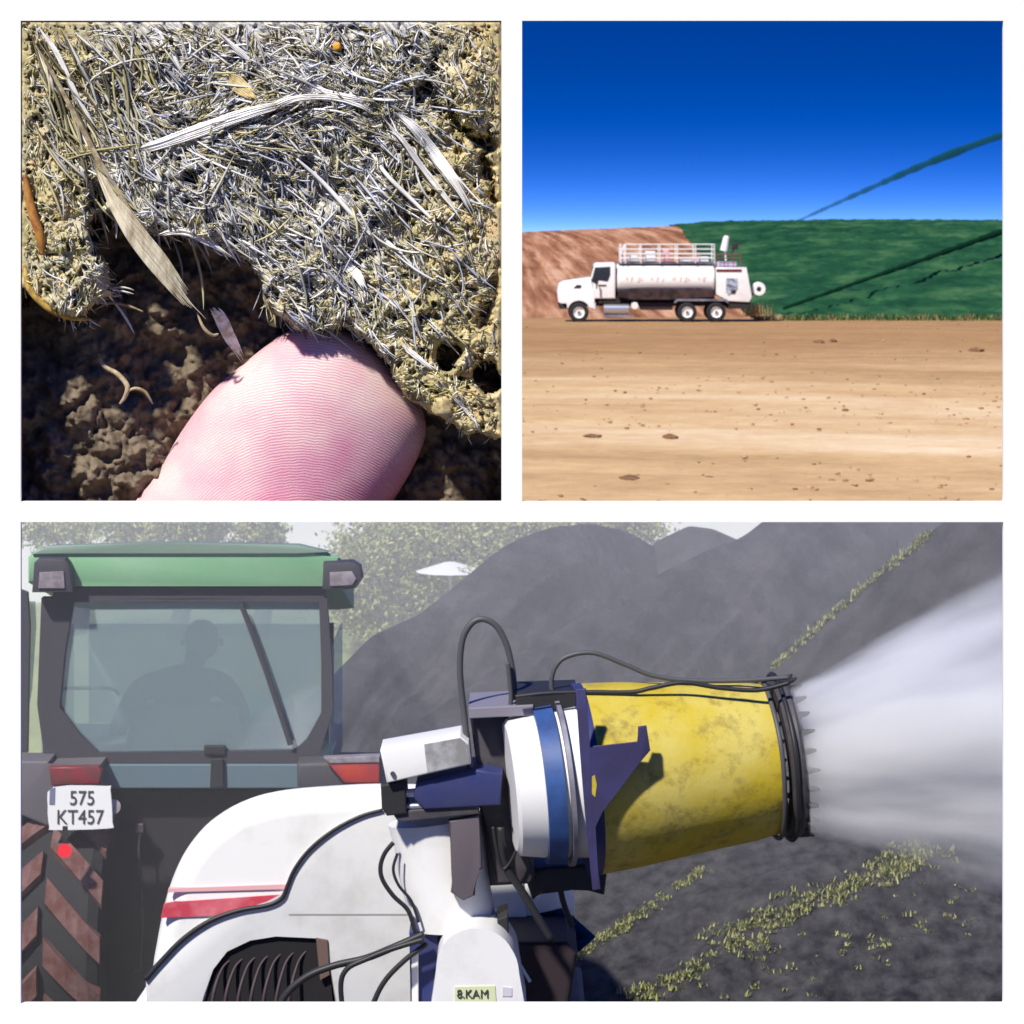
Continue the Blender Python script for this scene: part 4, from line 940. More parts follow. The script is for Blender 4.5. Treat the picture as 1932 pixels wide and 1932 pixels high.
# rear window frame as a ring
def ringslab(outer, inner, D, depth):
    b = MB(); n = len(outer); V = {}
    for k, (pts, dd) in enumerate(((outer, 0), (inner, 0), (outer, depth), (inner, depth))):
        V[k] = [b.bm.verts.new(P(x, y, D) + Vector((0, dd, 0))) for x, y in pts]
    for i in range(n):
        j = (i + 1) % n
        b.bm.faces.new((V[0][i], V[0][j], V[1][j], V[1][i])); b.bm.faces.new((V[2][i], V[3][i], V[3][j], V[2][j]))
        b.bm.faces.new((V[0][i], V[2][i], V[2][j], V[0][j])); b.bm.faces.new((V[1][i], V[1][j], V[3][j], V[3][i]))
    return b
outer = [(78, 1128), (350, 1131), (616, 1128), (626, 1250), (628, 1340), (600, 1432), (560, 1440), (170, 1440), (84, 1432), (70, 1330), (74, 1230)]
inner = [(138, 1136), (350, 1134), (602, 1136), (606, 1250), (606, 1345), (578, 1396), (556, 1416), (186, 1420), (150, 1384), (112, 1334), (122, 1230)]
ringslab(outer, inner, TRD, 0.09).build("cab_frame", cabblk, trac)
b = MB(); b.slab(inner, TRD + 0.04, 0.006); win = b.build("rear_window", cabglass, trac)
b = MB(); b.tube([P(455, 1140, TRD - 0.03), P(500, 1260, TRD - 0.03), P(548, 1405, TRD - 0.03)], 0.017, n=8, sub=2); b.build("strut", cabblk, trac)
b = MB(); b.tube([P(112, 1299, TRD + .6), P(205, 1299, TRD + .6), P(225, 1312, TRD + .6)], 0.012, n=8, sub=4); b.build("grab_rail", cabblk, trac)
b = MB(); b.slab([(385, 1408), (425, 1408), (425, 1424), (385, 1424)], TRD - 0.02, 0.05, 0.006); b.build("window_latch", plast, win)
# cab sides, front pillars and front glass
for xs2 in ((70, 100), (600, 626)):
    b = MB()
    for yy in (1.45,): b.box((P(sum(xs2) / 2, 0, TRD + yy).x * 0.985, TRD + yy, (P(0, 1128, TRD).z - 0.36 + P(0, 1440, TRD).z) / 2), (0.08, 0.09, P(0, 1128, TRD).z - 0.36 - P(0, 1440, TRD).z))
    b.build("front_pillar", cabblk, trac)
b = MB(); zc0, zc1 = P(0, 1440, TRD).z, P(0, 1130, TRD).z
b.box((P(74, 0, TRD).x, TRD + 0.75, (zc0 + zc1 - 0.34) / 2), (0.008, 1.3, zc1 - zc0 - 0.34)); b.build("side_glass", sideglass, trac)
b = MB(); b.box((P(620, 0, TRD).x, TRD + 0.75, (zc0 + zc1 - 0.34) / 2), (0.008, 1.3, zc1 - zc0 - 0.34)); b.build("side_glass", sideglass, trac)
b = MB(); b.box((P(350, 0, TRD).x, TRD + 1.48, (zc0 + zc1 - .36) / 2), (1.65, 0.008, zc1 - zc0 - 0.36)); b.build("windshield", cabglass, trac)
b = MB(); b.slab([(39, 1420), (20, 1120), (36, 1112), (52, 1118), (56, 1180), (52, 1420)], TRD + 0.2, 0.05, 0.004); b.build("mirror_arm", cabblk, trac)
b = MB(); b.slab([(46, 1135), (66, 1135), (68, 1180), (60, 1300), (40, 1420), (30, 1420)], TRD + 0.3, 0.02, 0.003); b.build("door_glass", sideglass, trac)
b = MB(); b.slab([(60, 1442), (620, 1442), (620, 1488), (60, 1488)], TRD - 0.02, 1.5, 0.01); b.build("rear_panel", panel_b, trac)
b = MB(); b.slab([(398, 1432), (420, 1432), (422, 1486), (396, 1486)], TRD - 0.06, 0.05, 0.006); b.build("panel_latch", plast, trac)
b = MB(); b.slab([(20, 1436), (92, 1436), (92, 1445), (190, 1442), (190, 1452), (90, 1560), (20, 1530)], TRD - 0.25, 0.3, 0.03); b.build("fender", mat("grey_fender", lin(100, 96, 100), 0.6), trac, auto=40)
b = MB(); b.slab([(560, 1440), (720, 1432), (720, 1490), (560, 1492)], TRD - 0.25, 0.25, 0.03); b.build("fender", mat("dark_fender", lin(72, 70, 74), 0.6), trac, auto=40)
red1 = mat("dull_red_lens", lin(130, 44, 52), 0.3, var=lin(96, 60, 56), vs=9); red2 = mat("orange_red_lens", lin(180, 60, 40), 0.3, var=lin(150, 50, 60), vs=7)
b = MB(); b.slab([(92, 1448), (185, 1446), (192, 1455), (188, 1480), (96, 1482)], TRD - 0.32, 0.08, 0.01); b.build("tail_light", red1, trac, auto=40)
b = MB(); b.slab([(618, 1440), (716, 1438), (716, 1478), (650, 1478)], TRD - 0.32, 0.08, 0.01); tl = b.build("tail_light", red2, trac, auto=40)
b = MB(); b.slab([(610, 1430), (716, 1426), (716, 1439), (622, 1441)], TRD - 0.33, 0.09, 0.006); b.build("lamp_cap", lens_m, tl)
# number plate
plate_m = mat("white_plate", (0.78, 0.78, 0.76, 1), 0.5)
b = MB(); b.slab(smooth_outline([(100, 1486), (200, 1484), (208, 1490), (212, 1552), (205, 1563), (102, 1566), (93, 1560), (90, 1520)], 3), TRD - 0.42, 0.02, 0.003)
pl = b.build("number_plate", plate_m, trac)
def text(body, px, py, D, size, m, parent, sx=1.0, name="lettering"):
    cu = bpy.data.curves.new(name, 'FONT'); cu.body = body; cu.size = size; cu.extrude = 0.002; cu.align_x = 'CENTER'; cu.align_y = 'CENTER'
    o = bpy.data.objects.new(name, cu); COL.objects.link(o); dg = bpy.context.evaluated_depsgraph_get()
    me = bpy.data.meshes.new_from_object(o.evaluated_get(dg)); bpy.data.objects.remove(o)
    me.transform(Matrix.Translation(P(px, py, D)) @ Matrix.Rotation(R(90), 4, 'X') @ Matrix.Diagonal((sx, 1, 1, 1)))
    return link(name, me, m, parent)
ink = mat("grey_black_ink", lin(60, 58, 58), 0.6)
text("575", 155, 1507, TRD - 0.424, 0.125, ink, pl, 0.85); text("KT457", 151, 1543, TRD - 0.424, 0.125, ink, pl, 0.85)
b = MB(); b.slab([(94, 1488), (104, 1486), (103, 1518), (93, 1518)], TRD - 0.424, 0.003); b.build("country_band", mat("slate_band", lin(110, 116, 140), 0.5), pl)
b = MB(); b.cyl(P(214, 1522, TRD - 0.3), P(214, 1522, TRD - 0.38), 0.045, n=24); b.build("reversing_lamp", lens_m, trac, auto=40)
# rear axle, lever
b = MB(); b.slab([(150, 1488), (720, 1488), (720, 1960), (150, 1960)], TRD + 0.15, 1.3, 0.03); b.build("rear_axle_housing", mat("black_oily_steel", lin(30, 27, 31), 0.7), trac)
b = MB(); b.tube([P(268, 1560, TRD), P(262, 1600, TRD), P(268, 1700, TRD), P(266, 1826, TRD)], 0.008, n=8); b.box(P(264, 1562, TRD), (0.05, 0.03, 0.06), bev=0.008); b.box(P(260, 1830, TRD), (0.05, 0.03, 0.02), bev=0.005); b.build("control_lever", mat("dull_steel", lin(90, 80, 86), 0.5, metal=0.5), trac)
mud = mat("muddy_tyre_lug", lin(112, 84, 80), 0.9, var=lin(92, 56, 50), vs=8, bump=0.5, bs=30)
tyre_m = mat("dark_tyre", lin(38, 38, 40), 0.85, bump=0.3, bs=30)
def tractor_wheel(cpx, wpx, D0, rad, ztop):
    cx = P(cpx, 0, D0).x; wd = wpx * D0 * K; cz = ztop - rad; cy = D0 + rad
    a = Vector((cx - wd / 2, cy, cz)); b = MB()
    b.lathe(a, (1, 0, 0), [(0.06, rad * 0.55), (0, rad * 0.75), (0.03, rad * 0.92), (0.09, rad * 0.97), (wd - 0.09, rad * 0.97), (wd - 0.03, rad * 0.92), (wd, rad * 0.75), (wd - 0.06, rad * 0.55)], 64, close=True)
    w = b.build("wheel", tyre_m, trac, auto=30)
    b = MB(); n = 15
    for i in range(n):
        for s in (-1, 1):
            th0 = 2 * math.pi * (i + (0.5 if s > 0 else 0)) / n; prev = None
            sect = []
            for k in range(6):
                f = k / 5; xx = s * (0.02 + f * (wd / 2 - 0.03)); th = th0 - f * 0.42; sect.append((xx, th, rad * (0.96 - 0.05 * f * f), rad * (1.03 - 0.06 * f ** 3)))
            for (x1, t1, r1, R1), (x2, t2, r2, R2) in zip(sect[:-1], sect[1:]):
                hw = 0.115
                def q(x, t, r): return b.bm.verts.new(Vector((cx + x, cy + math.sin(t) * r, cz + math.cos(t) * r)))
                vs = [q(x1, t1 - hw, r1), q(x1, t1 + hw, r1), q(x1, t1 + hw * 0.8, R1), q(x1, t1 - hw * 0.8, R1), q(x2, t2 - hw, r2), q(x2, t2 + hw, r2), q(x2, t2 + hw * 0.8, R2), q(x2, t2 - hw * 0.8, R2)]
                for fc in ((0, 1, 2, 3), (7, 6, 5, 4), (0, 4, 5, 1), (1, 5, 6, 2), (2, 6, 7, 3), (3, 7, 4, 0)): b.bm.faces.new([vs[z] for z in fc])
    b.build("tread", mud, w)
    b = MB(); b.lathe(a, (1, 0, 0), [(0.08, rad * 0.56), (0.12, rad * 0.5), (0.2, rad * 0.2), (0.2, 0)], 40); b.lathe(a, (1, 0, 0), [(wd - 0.08, rad * 0.56), (wd - 0.12, rad * 0.5), (wd - 0.2, rad * 0.2), (wd - 0.2, 0)], 40); b.build("rim", green_p, w, auto=40)
tractor_wheel(75, 228, 17.35, 0.86, P(0, 1540, 17.6).z)
tractor_wheel(650, 200, 17.6, 0.86, P(0, 1540, 17.6).z)
for cpx in (180, 520):
    a = P(cpx, 0, TRD + 2.8); b = MB(); b.lathe(Vector((a.x - 0.15, TRD + 3.0, 0.5)), (1, 0, 0), [(0.03, 0.28), (0, 0.4), (0.05, 0.5), (0.28, 0.5), (0.33, 0.4), (0.3, 0.28)], 40, close=True); b.build("front_wheel", tyre_m, trac, auto=30)
b = MB(); b.box((P(350, 0, TRD).x, TRD + 2.5, 1.15), (0.85, 2.0, 0.6), bev=0.08); b.build("engine_hood", green_p, trac, auto=40)
b = MB(); a = P(122, 1604, TRD - .67); b.box((a.x, a.y + 0.02, a.z + 0.06), (0.03, 0.015, 0.16)); b.build("reflector_bracket", plast, trac)
b = MB(); b.cyl(P(122, 1605, TRD - 0.68), P(122, 1605, TRD - 0.70), 0.042, n=24); b.build("round_reflector", mat("bright_red_reflector", lin(226, 40, 52), 0.3), trac, auto=40)
b = MB(); b.slab([(250, 1330), (450, 1330), (470, 1440), (230, 1440)], TRD + 0.55, 0.15, 0.04); b.build("seat", mat("dark_seat", lin(70, 76, 80), 0.8), trac, auto=40)

# driver: one skinned body seen from behind
def skinned(name, pts, edges, radii, m, parent=None, origin=None, sub=2):
    me = bpy.data.meshes.new(name); me.from_pydata([tuple(p) for p in pts], edges, []); o = bpy.data.objects.new(name, me); COL.objects.link(o)
    s = o.modifiers.new("s", 'SKIN'); s.use_smooth_shade = True
    for i, r in enumerate(radii): me.skin_vertices[0].data[i].radius = r if isinstance(r, tuple) else (r, r)
    me.skin_vertices[0].data[0].use_root = True
    u = o.modifiers.new("u", 'SUBSURF'); u.levels = sub; u.render_levels = sub
    dg = bpy.context.evaluated_depsgraph_get(); m2 = bpy.data.meshes.new_from_object(o.evaluated_get(dg)); bpy.data.objects.remove(o)
    for i in range(len(m2.materials)): m2.materials.pop()
    return link(name, m2, m, parent, origin, smooth=True)
DX = TRD + 0.95
shirt = mat("grey_blue_shirt", lin(84, 96, 106), 0.85, var=lin(98, 108, 116), vs=5); skin_d = mat("driver_skin", lin(150, 126, 116), 0.6); hair_m = mat("grey_hair", lin(126, 122, 124), 0.9)
hip = P(330, 1440, DX); che = P(335, 1330, DX); nk = P(362, 1258, DX); hd = P(378, 1222, DX); cr = P(384, 1185, DX)
shl, shr = P(262, 1298, DX), P(425, 1290, DX)
pts = [hip, P(332, 1390, DX), che, P(352, 1288, DX), nk, hd, cr, shl, P(225, 1370, DX + .05), P(205, 1400, DX + .3), shr, P(458, 1350, DX + .05), P(440, 1400, DX + .3),
       P(290, 1450, DX + 0.35), P(290, 1560, DX + 0.5), P(380, 1450, DX + 0.35), P(380, 1560, DX + 0.5)]
ed = [(0, 1), (1, 2), (2, 3), (3, 4), (4, 5), (5, 6), (3, 7), (7, 8), (8, 9), (3, 10), (10, 11), (11, 12), (0, 13), (13, 14), (0, 15), (15, 16)]
body = skinned("person", pts, ed, [0.19, 0.19, 0.2, 0.14, 0.065, 0.095, 0.085, 0.09, 0.065, 0.045, 0.09, 0.065, 0.045, 0.09, 0.06, 0.09, 0.06], shirt, None, hip)
tag(body, "driver in a grey-blue shirt seated in the tractor cab, seen from behind", "person")
b = MB(); b.lathe(P(381, 1240, DX), (0, 0, 1), [(0.0, 0.0), (0.0, 0.06), (0.04, 0.1), (0.12, 0.115), (0.2, 0.1), (0.24, 0.05), (0.25, 0)], 24); b.build("hair", hair_m, body, smooth=True)
for s in (-1, 1):
    b = MB(); b.lathe(P(381 + s * 34, 1212, DX), (s, 0, 0), [(0, 0.02), (0.01, 0.03), (0.02, 0.02), (0.025, 0)], 12); b.build("ear", skin_d, body, smooth=True)

# ---------------- trailed mist blower
MD = 16.0
gel = mat("white_gelcoat", (0.78, 0.77, 0.75, 1), 0.4, var=(0.56, 0.54, 0.50, 1), vs=2.4, vlo=0.52, vhi=0.85, detail=10)
gel2 = mat("off_white_panel", (0.64, 0.64, 0.63, 1), 0.45, var=(0.46, 0.45, 0.42, 1), vs=3.5, vlo=0.48, vhi=0.85, detail=10)
blu = mat("dark_blue_paint", lin(44, 52, 104), 0.45, var=lin(56, 60, 96), vs=5); blu2 = mat("mid_blue_paint", lin(52, 84, 142), 0.45, var=lin(44, 64, 110), vs=4)
hoser = mat("black_hose_rubber", (0.02, 0.02, 0.022, 1), 0.5); hoseg = mat("grey_hose_rubber", lin(78, 78, 80), 0.5)
stl = mat("dark_grey_steel", lin(58, 56, 60), 0.5, var=lin(76, 72, 76), vs=6)
blow = thing("mist_blower", "white trailed mist blower with a blue and yellow cannon drum behind the tractor", "sprayer", (P(800, 1500, MD).x, MD, 0))
bodyo = [(286, 1960), (282, 1850), (290, 1790), (305, 1715), (325, 1655), (352, 1605), (392, 1560), (450, 1524), (520, 1503), (620, 1493), (740, 1489), (900, 1500), (1000, 1560), (1060, 1640), (1084, 1700), (1082, 1745), (1066, 1762), (1010, 1770), (1000, 1960)]
def inflated(outline, D, dep, bulge, name, m, parent, rings=9, bx=0.10):
    """closed hull with rounded shoulders: outline shrinks towards the front"""
    n = len(outline); cx = sum(p[0] for p in outline) / n; cy = sum(p[1] for p in outline) / n
    b = MB(); rr = []
    v = [Vector(p) for p in outline]
    nrm = []
    for i in range(n):
        t = (v[(i + 1) % n] - v[i - 1]).normalized(); nrm.append(Vector((-t.y, t.x)))
    area = sum(v[i].x * v[(i + 1) % n].y - v[(i + 1) % n].x * v[i].y for i in range(n))
    sg = 1 if area > 0 else -1
    for k in range(rings + 1):
        a = math.pi / 2 * k / rings; ins = bx / (D * K) * (1 - math.cos(a)) ; d = bulge * (1 - math.sin(a))
        rr.append([b.bm.verts.new(P(v[i].x + sg * nrm[i].x * ins, v[i].y + sg * nrm[i].y * ins, D) + Vector((0, d, 0))) for i in range(n)])
    rr.insert(0, [b.bm.verts.new(P(p.x, p.y, D) + Vector((0, dep, -0.3 * dep))) for p in v])
    rr.insert(1, [b.bm.verts.new(P(p.x, p.y, D) + Vector((0, bulge + (dep - bulge) * 0.4, -0.1 * dep))) for p in v])
    for A, B in zip(rr[:-1], rr[1:]):
        for i in range(n): b.bm.faces.new((A[i], A[(i + 1) % n], B[(i + 1) % n], B[i]))
    b.bm.faces.new(rr[0][::-1]); b.bm.faces.new(rr[-1])
    return b.build(name, m, parent, auto=50)
so_ = smooth_outline(bodyo[:-1], 4)
tankb = inflated(so_, MD, 1.0, 0.16, "tank", gel, blow, bx=0.13)
# off-white moulded lower panel, edged by black trim
trim = [(722, 1528), (680, 1540), (630, 1566), (585, 1602), (556, 1640), (542, 1672), (532, 1694), (505, 1708), (450, 1718), (395, 1738), (345, 1772), (300, 1818), (274, 1848)]
pan = trim + [(276, 1890), (300, 1960), (366, 1960), (384, 1880), (396, 1826), (424, 1790), (470, 1768), (520, 1760), (606, 1764), (622, 1775), (640, 1960), (960, 1960), (1000, 1790), (980, 1600), (900, 1530)]
b = MB(); b.slab(pan, MD - 0.03, 0.12, 0.02, 3); b.build("moulded_panel", gel2, tankb, auto=45)
ts, _ = spline([P(x, y, MD - 0.04) for x, y in trim], 5); b = MB(); b.tube(ts, 0.011, n=8, sub=1, rad=lambda f: 0.009 + 0.006 * f); b.build("trim_seal", hoser, tankb, smooth=True)
b = MB(); b.slab([(545, 1724), (960, 1724), (960, 1727), (545, 1727)], MD - 0.032, 0.01); b.build("panel_seam", mat("seam_grey", lin(150, 150, 150), 0.6), tankb)
red_s = mat("red_stripe", lin(190, 66, 82), 0.45, var=lin(214, 120, 128), vs=5); pink_s = mat("pale_red_stripe", lin(222, 170, 172), 0.5)
b = MB(); b.slab([(309, 1706), (330, 1702), (532, 1688), (530, 1697), (505, 1710), (450, 1718), (398, 1728), (303, 1732)], MD - 0.012, 0.03, 0.002); b.build("stripe", red_s, tankb)
b = MB(); b.slab([(318, 1676), (545, 1668), (541, 1678), (316, 1684)], MD - 0.011, 0.03, 0.002); b.build("stripe", pink_s, tankb)
# dark finned air intake under the panel
b = MB(); b.slab([(372, 1960), (388, 1880), (400, 1830), (428, 1795), (472, 1773), (520, 1764), (604, 1768), (618, 1780), (634, 1960)], MD - 0.005, 0.02); b.build("intake_recess", mat("deep_black", (0.012, 0.011, 0.013, 1), 0.9), tankb)
b = MB()
for i in range(7):
    x = 396 + i * 24; b.tube([P(x, 1960, MD - 0.07), P(x + 6, 1880, MD - 0.10), P(x + 22, 1830 - i * 2, MD - 0.03), P(x + 38, 1812 - i * 3, MD + 0.0)], 0.013, n=6, r2=0.006)
b.build("intake_fins", mat("brown_black_fins", lin(66, 54, 56), 0.6), tankb, smooth=True)
b = MB(); b.slab([(596, 1770), (618, 1774), (622, 1840), (604, 1850)], MD - 0.045, 0.03, 0.004); b.build("intake_flap", mat("brown_flap", lin(104, 84, 76), 0.7), tankb)
# fan mount column
CD = 15.2
def frustum_col(pts_l, pts_r, D, name, m, parent, dep=0.8):
    b = MB(); n = 28; rings = []
    for (xl, y1), (xr, y2) in zip(pts_l, pts_r):
        a, c = P(xl, y1, D), P(xr, y2, D); mid = (a + c) / 2; hw = (c - a) / 2
        rings.append([b.bm.verts.new(mid + hw * math.cos(2 * math.pi * i / n) + Vector((0, hw.length * dep * math.sin(2 * math.pi * i / n), 0))) for i in range(n)])
    for A, B in zip(rings[:-1], rings[1:]):
        for i in range(n): b.bm.faces.new((A[i], A[(i + 1) % n], B[(i + 1) % n], B[i]))
    b.bm.faces.new(rings[0][::-1]); b.bm.faces.new(rings[-1])
    return b.build(name, m, parent, auto=50)
col = frustum_col([(732, 1556), (744, 1600), (752, 1650), (764, 1700), (778, 1752)], [(908, 1532), (916, 1590), (922, 1650), (930, 1700), (938, 1744)], CD, "column", gel, blow)
b = MB(); b.slab([(846, 1548), (904, 1538), (910, 1640), (898, 1644), (896, 1690), (874, 1700), (850, 1684), (856, 1650)], CD - 0.26, 0.06, 0.012); b.build("pivot_arm", mat("mauve_grey_steel", lin(92, 84, 90), 0.55), blow, auto=40)
b = MB(); b.slab([(738, 1532), (900, 1518), (904, 1536), (752, 1552)], CD - 0.28, 0.56, 0.008); b.build("top_plate", stl, blow)
capo = smooth_outline([(822, 1980), (822, 1840), (832, 1790), (858, 1762), (896, 1752), (938, 1762), (966, 1792), (980, 1840), (984, 1980)], 4)
b = MB(); b.slab(capo, CD - 0.42, 0.5, 0.07, 5); cap = b.build("motor_cover", gel, blow, auto=60)
b = MB(); b.slab([(858, 1862), (934, 1860), (936, 1890), (858, 1892)], CD - 0.425, 0.01); stk = b.build("sticker", mat("yellow_green_sticker", lin(206, 214, 170), 0.6), cap)
text("8.KAM", 892, 1876, CD - 0.43, 0.062, ink, stk, 0.95)
b = MB(); b.slab([(948, 1862), (966, 1864), (966, 1880), (948, 1880)], CD - 0.424, 0.004); b.build("round_badge", mat("badge_grey", lin(200, 196, 204), 0.5), cap)
b = MB(); b.slab([(772, 1758), (828, 1752), (826, 1980), (776, 1980)], CD - 0.1, 0.2, 0.01); b.build("frame_post", blu, blow)
b = MB(); b.slab([(776, 1800), (789, 1800), (790, 1980), (778, 1980)], CD - 0.13, 0.03, 0.004); b.build("white_edge_strip", gel, blow)
b = MB(); b.slab([(960, 1778), (1070, 1778), (1090, 1800), (1060, 1980), (930, 1980)], CD + 0.2, 0.9, 0.03); b.build("lower_frame", mat("dark_red_brown_frame", lin(44, 34, 38), 0.7), blow)
b = MB(); b.slab([(938, 1735), (958, 1728), (960, 1770), (940, 1775)], CD - 0.2, 0.3, 0.006); b.build("hinge_block", plast, blow)
b = MB(); b.tube([P(960, 1788, CD - 0.1), P(982, 1822, CD - 0.1), P(1000, 1852, CD - 0.1)], 0.009, n=8); b.build("white_rod", gel, blow, smooth=True)
# junction boxes left of the drum
b = MB(); b.slab([(717, 1417), (868, 1390), (884, 1402), (888, 1442), (730, 1478)], CD - 0.35, 0.35, 0.012); jb = b.build("control_box", gel, blow, auto=40)
b = MB(); b.slab([(800, 1404), (868, 1392), (882, 1404), (886, 1440), (806, 1458)], CD - 0.353, 0.01, 0.002); b.build("worn_patch", mat("grey_worn_metal", lin(160, 158, 156), 0.4, metal=0.4, var=lin(206, 206, 204), vs=9), jb)
b = MB(); b.cyl(P(741, 1460, CD - 0.35), P(741, 1460, CD - 0.365), 0.013, n=14); b.build("screw", stl, jb)
b = MB(); b.slab([(786, 1476), (900, 1452), (948, 1460), (944, 1520), (800, 1528), (780, 1505)], CD - 0.3, 0.4, 0.012); b.build("slew_motor", blu, blow, auto=40)
b = MB(); b.slab([(718, 1482), (764, 1472), (768, 1536), (730, 1540), (720, 1525)], CD - 0.3, 0.3, 0.01); b.build("valve_block", plast, blow)
b = MB(); b.cyl(P(764, 1497, CD - 0.25), P(792, 1494, CD - 0.25), 0.022, n=14); b.cyl(P(764, 1522, CD - 0.25), P(800, 1520, CD - 0.25), 0.016, n=14); b.build("coupling", chrome, blow, auto=40)
# yoke carrying the drum
b = MB(); b.slab([(886, 1352), (958, 1346), (962, 1400), (975, 1500), (990, 1590), (1010, 1650), (1000, 1668), (935, 1668), (925, 1560), (905, 1530), (900, 1450)], CD - 0.12, 0.5, 0.015); b.build("yoke", stl, blow, auto=40)
b = MB(); b.slab([(884, 1336), (1006, 1330), (1008, 1350), (886, 1356)], CD - 0.3, 0.5, 0.006); b.build("yoke_top_plate", mat("lilac_grey_plate", lin(128, 124, 134), 0.5), blow)
b = MB(); b.slab([(975, 1308), (1088, 1304), (1092, 1346), (1010, 1350), (972, 1340)], CD - 0.28, 0.4, 0.012); b.build("motor_bracket", plast, blow)
b = MB(); b.tube([P(944, 1560, CD - 0.2), P(950, 1625, CD - 0.2), P(990, 1690, CD - 0.2), P(1040, 1775, CD - 0.2)], 0.021, n=10); b.build("support_strut", hoser, blow, smooth=True)
b = MB(); b.tube([P(1050, 1640, CD + 0.1), P(1062, 1700, CD + 0.1), P(1080, 1748, CD + 0.1)], 0.016, n=8); b.build("support_strut", hoser, blow, smooth=True)
b = MB(); b.slab([(985, 1640), (1100, 1632), (1145, 1650), (1140, 1690), (1080, 1672), (1020, 1680), (1005, 1700)], CD - 0.05, 0.5, 0.02); b.build("cradle", plast, blow, auto=40)
# drum axis
AD = 14.95
p0 = P(958, 1486, AD); p1 = P(1475, 1440, AD); ax = (p1 - p0); ax.y = 0.16; ax.normalize()
U_ = AD * K
def S(px): return (px - 958) * U_ * 1.03
def ring(name, m, prof, parent=blow, n=64): 
    b = MB(); b.lathe(p0, ax, prof, n); return b.build(name, m, parent, auto=30)
fan = ring("fan_housing", gel, [(S(962), 0), (S(962), 118 * U_), (S(968), 128 * U_), (S(1012), 136 * U_), (S(1100), 146 * U_), (S(1100), 0)])
ring("fan_band", blu2, [(S(1014), 120 * U_), (S(1014), 148 * U_), (S(1048), 152 * U_), (S(1048), 120 * U_)], fan)
ring("fan_lip", greyp, [(S(1056), 120 * U_), (S(1056), 158 * U_), (S(1064), 158 * U_), (S(1064), 120 * U_)], fan)
ring("flange", blu, [(S(1092), 100 * U_), (S(1092), 180 * U_), (S(1110), 180 * U_), (S(1112), 100 * U_)])
yel = mat("yellow_drum_paint", lin(188, 166, 40), 0.55, var=lin(196, 180, 92), vs=2.2, bump=0.15, bs=30)
def yellow_grime():
    n = yel.node_tree; B = n.nodes["Principled BSDF"]; src = B.inputs['Base Color'].links[0].from_socket
    co = n.nodes.new("ShaderNodeTexCoord"); t = n.nodes.new("ShaderNodeTexNoise"); t.inputs['Scale'].default_value = 7; t.inputs['Detail'].default_value = 9; t.inputs['Roughness'].default_value = 0.75
    rp = n.nodes.new("ShaderNodeValToRGB"); rp.color_ramp.elements[0].position = 0.50; rp.color_ramp.elements[0].color = (0, 0, 0, 1); rp.color_ramp.elements[1].position = 0.74; rp.color_ramp.elements[1].color = (1, 1, 1, 1)
    mx = n.nodes.new("ShaderNodeMixRGB"); mx.inputs[2].default_value = lin(120, 100, 48)
    n.links.new(co.outputs['Object'], t.inputs[0]); n.links.new(t.outputs['Fac'], rp.inputs[0]); n.links.new(rp.outputs[0], mx.inputs[0]); n.links.new(src, mx.inputs[1]); n.links.new(mx.outputs[0], B.inputs['Base Color'])
yellow_grime()
drum = ring("drum", yel, [(S(1108), 100 * U_), (S(1108), 179 * U_), (S(1180), 174 * U_), (S(1300), 160 * U_), (S(1400), 150 * U_), (S(1450), 141 * U_), (S(1450), 100 * U_)])
nz = ring("nozzle_ring", stl, [(S(1460), 110 * U_), (S(1460), 142 * U_), (S(1468), 150 * U_), (S(1480), 152 * U_), (S(1490), 148 * U_), (S(1490), 132 * U_), (S(1470), 128 * U_)])
q_ = ax.to_track_quat('Z', 'Y')
for i in range(26):
    th = 2 * math.pi * i / 26; e = q_ @ Vector((math.cos(th), math.sin(th), 0)); a = p0 + ax * S(1488) + e * 146 * U_
    b = MB(); b.cyl(a, a + ax * 0.04 + e * 0.01, 0.02, 0.012, n=8); b.cyl(a + ax * 0.04 + e * 0.01, a + ax * random.uniform(0.045, 0.065) + e * 0.02, 0.012, 0.006, n=8); b.build("spray_nozzle", plast, nz, auto=40)
for off_, rr_ in ((1444, 150), (1468, 156)):
    pts = [p0 + ax * S(off_) + (q_ @ Vector((math.cos(t_), math.sin(t_), 0))) * rr_ * U_ * (1 + 0.02 * math.sin(t_ * 5)) for t_ in np.linspace(0, 2 * math.pi, 40)]
    b = MB(); b.tube(pts, 0.013, n=8, sub=1); b.build("ring_hose", hoseg if off_ < 1450 else hoser, nz, smooth=True)
# blue bracket plate bolted to the near side of the drum
YD = AD - 176 * U_ - 0.012
def scl(pts):                                   # keep the outline where the photo has it, at the plate's own distance
    return pts
b = MB(); b.slab(scl([(1086, 1300), (1106, 1300), (1112, 1412), (1204, 1402), (1204, 1372), (1220, 1370), (1227, 1416), (1200, 1448), (1136, 1530), (1122, 1560), (1128, 1640), (1134, 1678), (1118, 1680), (1104, 1540), (1094, 1420)]), YD, 0.03, 0.004)
br = b.build("bracket_plate", mat("indigo_plate", lin(58, 56, 100), 0.5, var=lin(54, 50, 84), vs=6), blow, auto=40)
b = MB(); b.slab([(1117, 1466), (1122, 1462), (1126, 1480), (1123, 1504), (1117, 1498)], YD - 0.004, 0.01); b.build("yellow_mark", yel, br)
